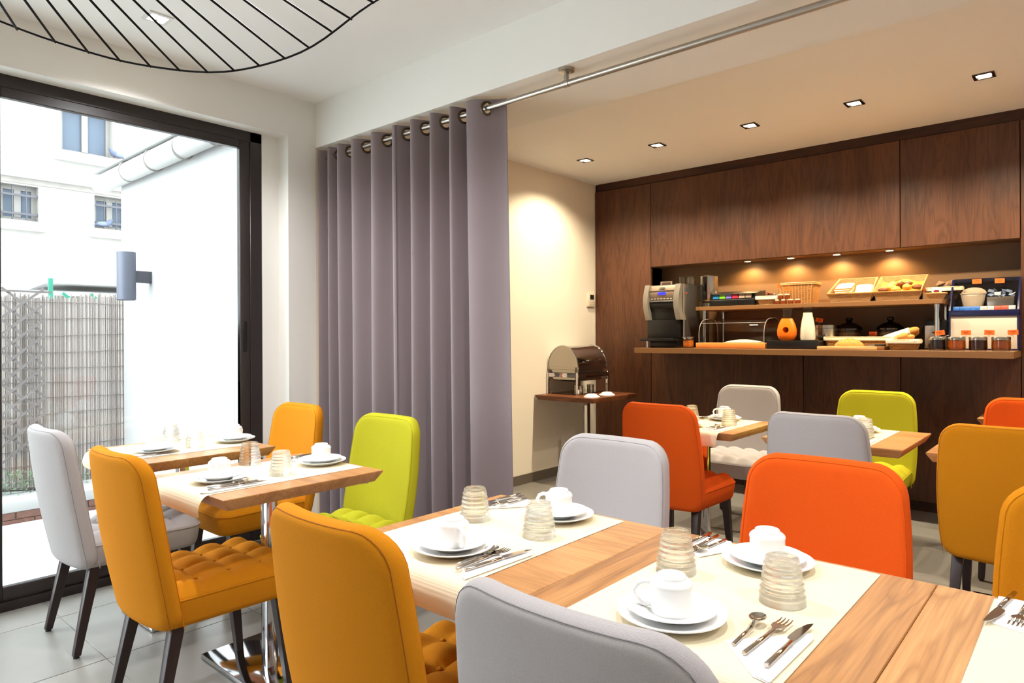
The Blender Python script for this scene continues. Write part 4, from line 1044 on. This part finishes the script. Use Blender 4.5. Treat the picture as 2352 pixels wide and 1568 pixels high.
for k, (x, y, z, rx, rz) in enumerate(((-1.415, 5.36, .070, 22, -3), (-1.412, 5.362, .085, 22, -1), (-1.418, 5.365, .100, 23, -4), (-1.412, 5.37, .115, 23, -2), (-1.290, 5.39, .080, 55, 2), (-1.287, 5.41, .078, 57, 1))):
    t = thing('bread_slice', ['slice of white bread at the bottom of the left stack', 'slice of white bread second from the bottom of the left stack', 'slice of white bread second from the top of the left stack', 'slice of white bread on top of the left stack', 'slice of white bread leaning upright at the right of the tilted basket', 'slice of white bread behind the upright one'][k], 'bread', (x, y, SZ+z), 0, 'slices of white bread')
    t.rotation_euler = (R(rx), 0, R(rz))
    inst(sl_me, 'crumb', t); inst(sr_me, 'crust', t)
t = MB().grid(lambda u, v: (-.13+.26*u, .075+.145*v, .060+.092*v+.012*math.sin(9*u+3*v)), 14, 8).ob('yellow_napkin', yellow_nap, None, (-1.054, 5.27, SZ), label='yellow paper napkin lining the pastry basket', cat='napkin')
t.modifiers.new('t', 'SOLIDIFY').thickness = .0015
pm = plain('pastry_gold', (230, 168, 74), .45, noise=.35, nscale=60); pd = plain('pastry_dark', (120, 62, 26), .5, noise=.3, nscale=60)
PL = ['dark muffin at the left of the pastry basket', 'golden pastry left of the middle of the pastry basket', 'golden pastry in front in the middle of the basket', 'chocolate topped pastry at the back middle of the basket', 'golden croissant right of the middle', 'brown pastry stacked on the croissant', 'dark bun at the right end of the pastry basket', 'golden pastry at the back left']
for k, (x, y, z, rx, ry, m) in enumerate(((-.105, .085, .082, .034, .018, pd), (-.055, .10, .098, .036, .022, pm), (-.020, .07, .082, .038, .020, pm), (.0, .13, .122, .034, .020, pd), (.042, .095, .098, .036, .022, pm), (.05, .12, .124, .030, .014, pd), (.108, .10, .094, .036, .018, pd), (-.05, .135, .120, .03, .02, pm))):
    t = thing('pastry', PL[k], 'pastry', (-1.054+x, 5.27+y, SZ+z), R(30*k), 'pastries in the tilted basket')
    MB().ell((0, 0, 0), (rx, ry+.006, ry)).ob('dough', m, t)
    MB().tube([(-rx*.8, -.004, ry*.6), (-rx*.3, .004, ry*1.0), (rx*.3, -.004, ry*1.0), (rx*.8, .004, ry*.6)], .005, 6).ob('ridge', pm, t)
rbk = basket('round_basket', 'small round straw basket at the right end of the shelf', -.823, 5.30, SZ, .038, .036, .04, .5, .035, rattan_l, 'small baskets on the shelf')
t = thing('snack_packet', 'white snack packet with red print standing in the small round basket', 'packet', (-.823, 5.30, SZ+.02))
MB().grid(lambda u, v: (-.028+.056*u, -.006*math.sin(PI*u), .062*v+.004*math.sin(7*u)), 6, 6).grid(lambda u, v: (-.028+.056*u, .006*math.sin(PI*u), .062*v+.004*math.sin(7*u)), 6, 6, flip=True).ob('foil', card_white, t)
MB().ell((0, -.0065, .036), (.018, .001, .009)).ob('printed_oval', plain('print_maroon', (120, 30, 30), .6), t)
bb = basket('dark_basket', 'dark wicker basket with pale liner behind the small straw basket', -.80, 5.50, SZ, .075, .06, .085, .45, .02, rattan_d, 'small baskets on the shelf', True)
for k in range(5): sachet(-.80+random.uniform(-.05, .06), 5.49, SZ+.10+random.uniform(0, .02), random.uniform(20, 60), random.uniform(-25, 25), random.uniform(-40, 40), MATS['choc_sachet'] if k % 2 else plain('kraft', (130, 96, 66), .7) if 'kraft' not in MATS else MATS['kraft'], 'brown packet lying in the dark lined basket', 'packets in the dark basket', .075, .045)
card('name_card', 'orange card behind the right end of the pastry basket', -.905, 5.47, SZ+.03, stick=.03)

# ------------------------------------------------------------------ chafing dish on its side table
table(-3.385, 4.86, .305, .345, table_w, 'dark wooden side table with chafing dish against the cream wall', None, (.19, .19))
cd = thing('chafing_dish', 'steel roll-top chafing dish on the dark side table', 'chafing dish', (-3.525, 4.925, TT))
hx, hy = .155, .225
for sx in (-1, 1):
    for sy_ in (-1, 1):
        MB().box(-.011, -.011, 0, .011, .011, .195).ob('leg', chrome, cd, (sx*(hx+.006), sy_*(hy+.006), 0), bevel=.002, seg=1)
MB().box(-hx-.02, -hy-.012, .150, hx+.02, -hy-.006, .185).box(-hx-.02, hy+.006, .150, hx+.02, hy+.012, .185).box(-hx-.02, -hy-.012, .150, -hx-.014, hy+.012, .185).box(hx+.014, -hy-.012, .150, hx+.02, hy+.012, .185).ob('rail', chrome, cd, bevel=.001, seg=1)
MB().rings([rrect(hx-.03, hy-.03, .03, 5, z=.115), rrect(hx-.012, hy-.012, .03, 5, z=.128), rrect(hx-.006, hy-.006, .03, 5, z=.215), rrect(hx+.006, hy+.006, .03, 5, z=.22)], True, True, True).ob('water_pan', steel, cd)
MB().rings([rrect(hx+.008, hy+.008, .03, 5, z=.218), rrect(hx+.008, hy+.008, .03, 5, z=.238)], True, True, True).ob('pan_rim', steel, cd)
na = 24
rim = lambda y, r: [(r*math.cos(PI*k/na), y, .238+r*1.16*math.sin(PI*k/na)) for k in range(na+1)]
MB().rings([rim(-hy, .160), rim(hy, .160)], False, False, False).ob('roll_lid', chrome, cd)
MB().add(rim(-hy, .160), [tuple(range(na+1))], False).ob('lid_end', steel, cd); MB().add(rim(hy, .160), [tuple(reversed(range(na+1)))], False).ob('lid_end', steel, cd)
MB().tube(rim(-hy, .162), .005, 8).ob('lid_edge', chrome, cd); MB().tube(rim(hy, .162), .005, 8).ob('lid_edge', chrome, cd)
MB().tube([(.163, -.10, .292), (.185, -.10, .292), (.185, .10, .292), (.163, .10, .292)], .006, 8).box(.178, -.07, .284, .19, .05, .300).ob('lid_handle', chrome, cd)
MB().box(-.13, -.22, .0, .15, .22, .008).ob('burner_tray', dark_steel, cd, bevel=.003, seg=1)
for i, (x, y) in enumerate(((.02, -.07), (.06, -.09), (.04, .11))):
    t = thing('fuel_burner', ['small steel fuel burner under the chafing dish, left of the pair', 'small steel fuel burner under the chafing dish, right of the pair', 'small steel fuel burner under the chafing dish, standing apart'][i], 'burner', (-3.525+x+.02, 4.925+y, TT+.008), 0, 'fuel burners under the chafing dish')
    MB().lathe([(0, 0), (.030, 0), (.031, .02), (.031, .045), (.028, .048)], 24).ob('can', steel, t); MB().lathe([(.033, .048), (.033, .062), (.02, .064), (0, .060)], 24).ob('cap', steel, t)
bm_ = MB().lathe([(0, .026), (.030, .026), (.036, .024), (.066, .004), (.070, 0), (.066, .0), (.034, .019), (0, .021)], 36).mesh('small_dish', porcelain)
for i, (x, y) in enumerate(((-3.195, 4.66), (-3.20, 4.90))):
    inst(bm_, 'small_dish', None, (x, y, TT), label=['white dish turned over at the table corner, nearer one', 'white dish turned over on the side table, further one'][i], cat='dish', group='white dishes turned over by the chafing dish')
# ------------------------------------------------------------------ outside the window
out_w = plain('pale_render', (170, 170, 168), .9, noise=.05, nscale=3)  # even pale colour of the annex, copings and sills
stain = plain('stained_render', (128, 125, 119), .9, noise=.3, nscale=1.6)
deck_m = plain('pale_deck', (206, 206, 206), .8, noise=.06, nscale=8)
tr = MB().box(-14, -8, -.16, -3.95, 14, -.05).ob('terrace_ground', deck_m, kind='structure')
dm = MB().box(-.0585, -4.0, -.02, .0585, 3.03, 0).mesh('deck_board', deck_m, .002, 1)
for k in range(14): inst(dm, 'deck_board', tr, (-3.975-.12*k, -.95, -.008))
# planter edge: bricks and coping
pln = thing('planter', 'low brick planter edge with white coping along the terrace', 'planter', (-5.72, .1, -.05))
brk_m = plain('clay_brick', (128, 92, 80), .85, noise=.2, nscale=14)
bme = MB().box(-.052, -.108, 0, .052, .108, .052).mesh('brick', brk_m, .004, 1)
MB().box(-.06, -2.3, 0, .045, 2.0, .105).ob('mortar', plain('mortar', (150, 146, 142), .9), pln)
for row in range(2):
    for k in range(19): inst(bme, 'brick', pln, (.006, -2.2+.222*k+(.11 if row else 0), .001+.055*row))
MB().box(-.34, -2.3, .110, .075, 2.0, .185).ob('coping', out_w, pln, bevel=.006)
MB().box(-.34, -2.3, 0, -.07, 2.0, .10).ob('soil_box', out_w, pln)
# low shrub
leaf_m = plain('shrub_leaf', (86, 108, 78), .6, noise=.25, nscale=20)
sh = thing('low_shrub', 'low pale green shrub growing over the planter edge by the reed fence', 'shrub', (-5.93, 1.05, .135))
m = MB()
for _ in range(1500):
    a = random.random()*2*PI; b = math.acos(random.random()); y = random.uniform(-1, 1)
    c = Vector((.10*math.cos(a)*math.sin(b), y*.62+.1*math.sin(a), .17*math.cos(b)*math.sqrt(max(.05, 1-y*y*.75))))
    d = Vector((random.uniform(-1,1), random.uniform(-1,1), random.uniform(-.3,1))).normalized(); e = d.cross(Vector((random.random(), random.random(), 1))).normalized()
    L, w = .020, .007
    m.add([c, c+d*L*.5+e*w, c+d*L, c+d*L*.5-e*w], [(0,1,2,3)], True)
m.ob('foliage', leaf_m, sh, kind='stuff', merge=False)
MB().tube([(0,-.5,0),(0,0,.05),(0,.5,0)], .012, 6).tube([(0,-.2,0),(.01,-.25,.1)], .006, 5).ob('stem', wenge, sh)
# reed fence
rf = thing('reed_fence', 'tall woven reed fence screen at the end of the terrace', 'fence', (-6.2, .6, .0))
reed_m, nt, b_ = newmat('dry_reed'); b_.inputs['Roughness'].default_value = .85
g = N(nt, 'ShaderNodeNewGeometry'); cr = N(nt, 'ShaderNodeValToRGB')
cr.color_ramp.elements[0].color = lin((112, 102, 97)); cr.color_ramp.elements[1].color = lin((186, 178, 172)); q = cr.color_ramp.elements.new(.5); q.color = lin((154, 145, 140))
nt.links.new(g.outputs['Random Per Island'], cr.inputs[0]); nt.links.new(cr.outputs[0], b_.inputs['Base Color'])
m = MB(); y = -1.9
while y < 1.535:
    r = random.uniform(.0035, .0062); top = 1.60+random.uniform(-.02, .03)+.02*math.sin(5*y); x = random.uniform(-.004, .004)+.012*math.sin(4*y)
    m.rings([[(x+r*math.cos(2*PI*k/5), y+r*math.sin(2*PI*k/5), z) for k in range(5)] for z in (.03, top)], True, False, True)
    y += r*1.75
m.ob('reeds', reed_m, rf, kind='stuff', merge=False)
for k in range(12):
    MB().tube([(.012+.012*math.sin(4*yy), yy, .16+.125*k+.012*math.sin(3*yy+k)) for yy in [-1.9+.1*i for i in range(35)]], .0026, 4).ob('binding_wire', plain('rusty_wire', (110, 100, 96), .6) if 'rusty_wire' not in MATS else MATS['rusty_wire'], rf)
MB().box(-.06, -1.9, .0, -.03, 1.54, 1.55).ob('backing_slats', plain('grey_boards', (190, 186, 182), .9, noise=.1, nscale=5), rf)
# trellis with green laths
tre = thing('lattice_trellis', 'diagonal lattice trellis leaning at the left of the reed fence', 'trellis', (-6.12, 1.38, .45))
lath = plain('grey_lath', (104, 98, 96), .8)
for k in range(10):
    z = .12*k
    for s in (-1, 1):
        MB().box(-.004, -.175, -.009, .004, .175, .009, Matrix.Translation((.004*s, 0, z+.0)) @ Matrix.Rotation(R(40*s), 4, 'X')).ob('lath', lath, tre)
MB().box(-.004, -.14, 1.16, .006, .18, 1.175).ob('top_lath', lath, tre)
gp = plain('green_painted_lath', (50, 136, 112), .6)
MB().box(-.008, -.016, 0, .008, .016, 1.58).ob('stake', gp, None, (-6.29, 1.60, .16), label='thin green stake rising above the reed fence', cat='stake')
zz = thing('green_trellis', 'zigzag of green trellis laths showing over the reed fence top', 'trellis', (-6.31, 1.95, 1.32))
for k, (y0, s) in enumerate(((-.10, 1), (.0, -1), (.10, 1), (.2, -1))):
    MB().box(-.004, -.012, -.25, .004, .012, .25, Matrix.Translation((.01*s, y0+.02, .14)) @ Matrix.Rotation(R(48*s), 4, 'X')).ob('lath', gp, zz)
# shed behind the fence
sd = thing('garden_shed', 'low white shed roof peeking over the reed fence', 'shed', (-7.6, 2.1, -.05))
MB().box(-.6, -.25, 0, .45, 1.2, 1.70).ob('wall', stain, sd)
MB().rings([[(x, y, z) for y, z in ((-.95, 1.50), (-.35, 1.80), (1.3, 1.80), (1.3, 1.86), (-.40, 1.86), (-1.0, 1.53))] for x in (-.7, .6)], True, True, True, False).ob('roof', out_w, sd)
# white annex wall with gutter and lamp
an = thing('white_annex', 'bright white annex wall with roof gutter beside the terrace', 'building', (-5.0, 2.1, 0))
MB().box(-1.24, 0, -.1, 1.0, 3.0, 2.62).ob('wall', out_w, an)
MB().tube([(-1.45, -.09, 2.575), (1.0, -.09, 2.60)], .075, 14).ob('gutter', out_w, an)
for x in (-.8, -.3, .2, .7): MB().tube([(x, -.09+.079*math.cos(a), 2.585+.079*math.sin(a)) for a in [2*PI*k/16 for k in range(16)]], .006, 5, True).ob('gutter_clip', stain, an)
MB().add([(-1.45, -.16, 2.65), (1.0, -.16, 2.67), (1.0, 3.0, 3.3), (-1.45, 3.0, 3.3)], [(0,1,2,3)], False).ob('roof', out_w, an)
MB().box(.0, -.004, .1, .75, .004, 2.05).ob('reflection_panel', plain('faint_reflection', (228, 228, 226), .8), an, bevel=.002, seg=1)  # pale panel stands in for a faint reflection, the wall has no door
sc = thing('wall_lamp', 'grey cylindrical outdoor wall lamp on the bright annex wall', 'wall lamp', (-5.62, 1.925, 1.735))
lamp_g = plain('grey_lamp_metal', (82, 86, 98), .5, .2)
MB().lathe([(.058, -.185), (.062, -.18), (.066, -.18), (.066, .185), (.058, .185), (.055, .17), (0, .17)], 32).ob('tube', lamp_g, sc)
MB().box(-.03, .05, -.045, .03, .175, .045).ob('bracket', plain('dark_lamp_metal', (54, 56, 66), .5), sc, bevel=.003, seg=1)
# neighbouring facade
nb = thing('neighbour_building', 'pale stained neighbouring building with small barred windows behind the terrace', 'building', (-14.3, 3.5, 0))
fx = .30
openings = [(.226, 1.073, 4.62, 5.465), (-.66, -.114, 3.29, 3.90), (.76, 1.35, 3.29, 3.90), (-3.0, -2.2, 4.62, 5.465)]
ys = sorted({-12, 8} | {v for o in openings for v in o[:2]}); zs_ = sorted({-.1, 6.3} | {v for o in openings for v in o[2:]})
m = MB()
for a, b in zip(ys, ys[1:]):
    for c, d in zip(zs_, zs_[1:]):
        if not any(o[0] <= a and b <= o[1] and o[2] <= c and d <= o[3] for o in openings): m.box(0, a, c, fx, b, d)
m.ob('wall', stain, nb)
winf = plain('pale_window_frame', (108, 105, 100), .6, noise=.06, nscale=10); wpane = plain('dull_pane', (66, 76, 88), .35, spec=.2)
barm = plain('iron_bar', (48, 48, 54), .5)
for i, (y0, y1, z0, z1) in enumerate(openings):
    w = MB().box(.08, y0, z0, .14, y0+.07, z1).box(.08, y1-.07, z0, .14, y1, z1).box(.08, y0+.07, z0, .14, y1-.07, z0+.07).box(.08, y0+.07, z1-.07, .14, y1-.07, z1).box(.08, (y0+y1)/2-.05, z0+.07, .15, (y0+y1)/2+.05, z1-.07).ob('window', winf, nb)
    for a, b in ((y0+.10, (y0+y1)/2-.08), ((y0+y1)/2+.08, y1-.10)):
        MB().box(.09, a-.03, z0+.07, .10, b+.03, z1-.07).ob('pane', wpane, w)
    MB().box(.06, y0-.12, z0-.17, .46, y1+.12, z0-.02).ob('window_sill', out_w, nb, bevel=.01, seg=1)
    if i in (1, 2):
        for z in (z0+.12, z1-.17): MB().box(.24, y0-.02, z-.018, .27, y1+.02, z+.018).ob('window_bar', barm, nb)
        for y in (y0+.18, y0+.38): MB().cyl(.255, y, z0-.02, z1+.0, .012, 8).ob('window_bar', barm, nb)
MB().box(.28, -12, 4.03, .42, 1.35, 4.10).ob('cornice', out_w, nb, bevel=.01, seg=1)
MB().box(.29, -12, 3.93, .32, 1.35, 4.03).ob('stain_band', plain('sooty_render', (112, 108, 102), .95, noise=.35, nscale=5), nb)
def pigeon(x, y, z, rz, label):
    p = thing('pigeon', label, 'bird', (x, y, z), R(rz), 'pigeons on the neighbouring sills')
    bp_ = plain('pigeon_grey', (62, 70, 90), .7, noise=.3, nscale=12) if 'pigeon_grey' not in MATS else MATS['pigeon_grey']
    b = MB().tube([(0,-.17,.085),(0,-.11,.095),(0,-.03,.10),(0,.05,.115),(0,.085,.15),(0,.10,.178),(0,.118,.183),(0,.133,.178)], [.012,.034,.056,.055,.036,.028,.026,.012], 12).ob('body', bp_, p)
    MB().box(-.022,-.26,.066,.022,-.15,.078).ob('tail', bp_, b, bevel=.004); MB().ell((.045,-.04,.105),(.014,.085,.038)).ell((-.045,-.04,.105),(.014,.085,.038)).ob('wings', plain('pigeon_wing', (80,88,110), .7) if 'pigeon_wing' not in MATS else MATS['pigeon_wing'], b)
    MB().tube([(0,.131,.178),(0,.152,.172)], [.006,.001], 6).ob('beak', barm, b)
    for s in (-1, 1): MB().tube([(s*.02,0,.06),(s*.02,.01,.002)], .004, 5).tube([(s*.02,.01,.003),(s*.02,.035,.002)], .003, 5).ob('leg', plain('pigeon_leg', (190,110,100), .7) if 'pigeon_leg' not in MATS else MATS['pigeon_leg'], p)
pigeon(-13.98, 4.42, 3.272, -12, 'grey pigeon perched on the sill of the right barred window')
pigeon(-13.95, 4.60, 4.602, 200, 'grey pigeon at the right end of the upper window sill')
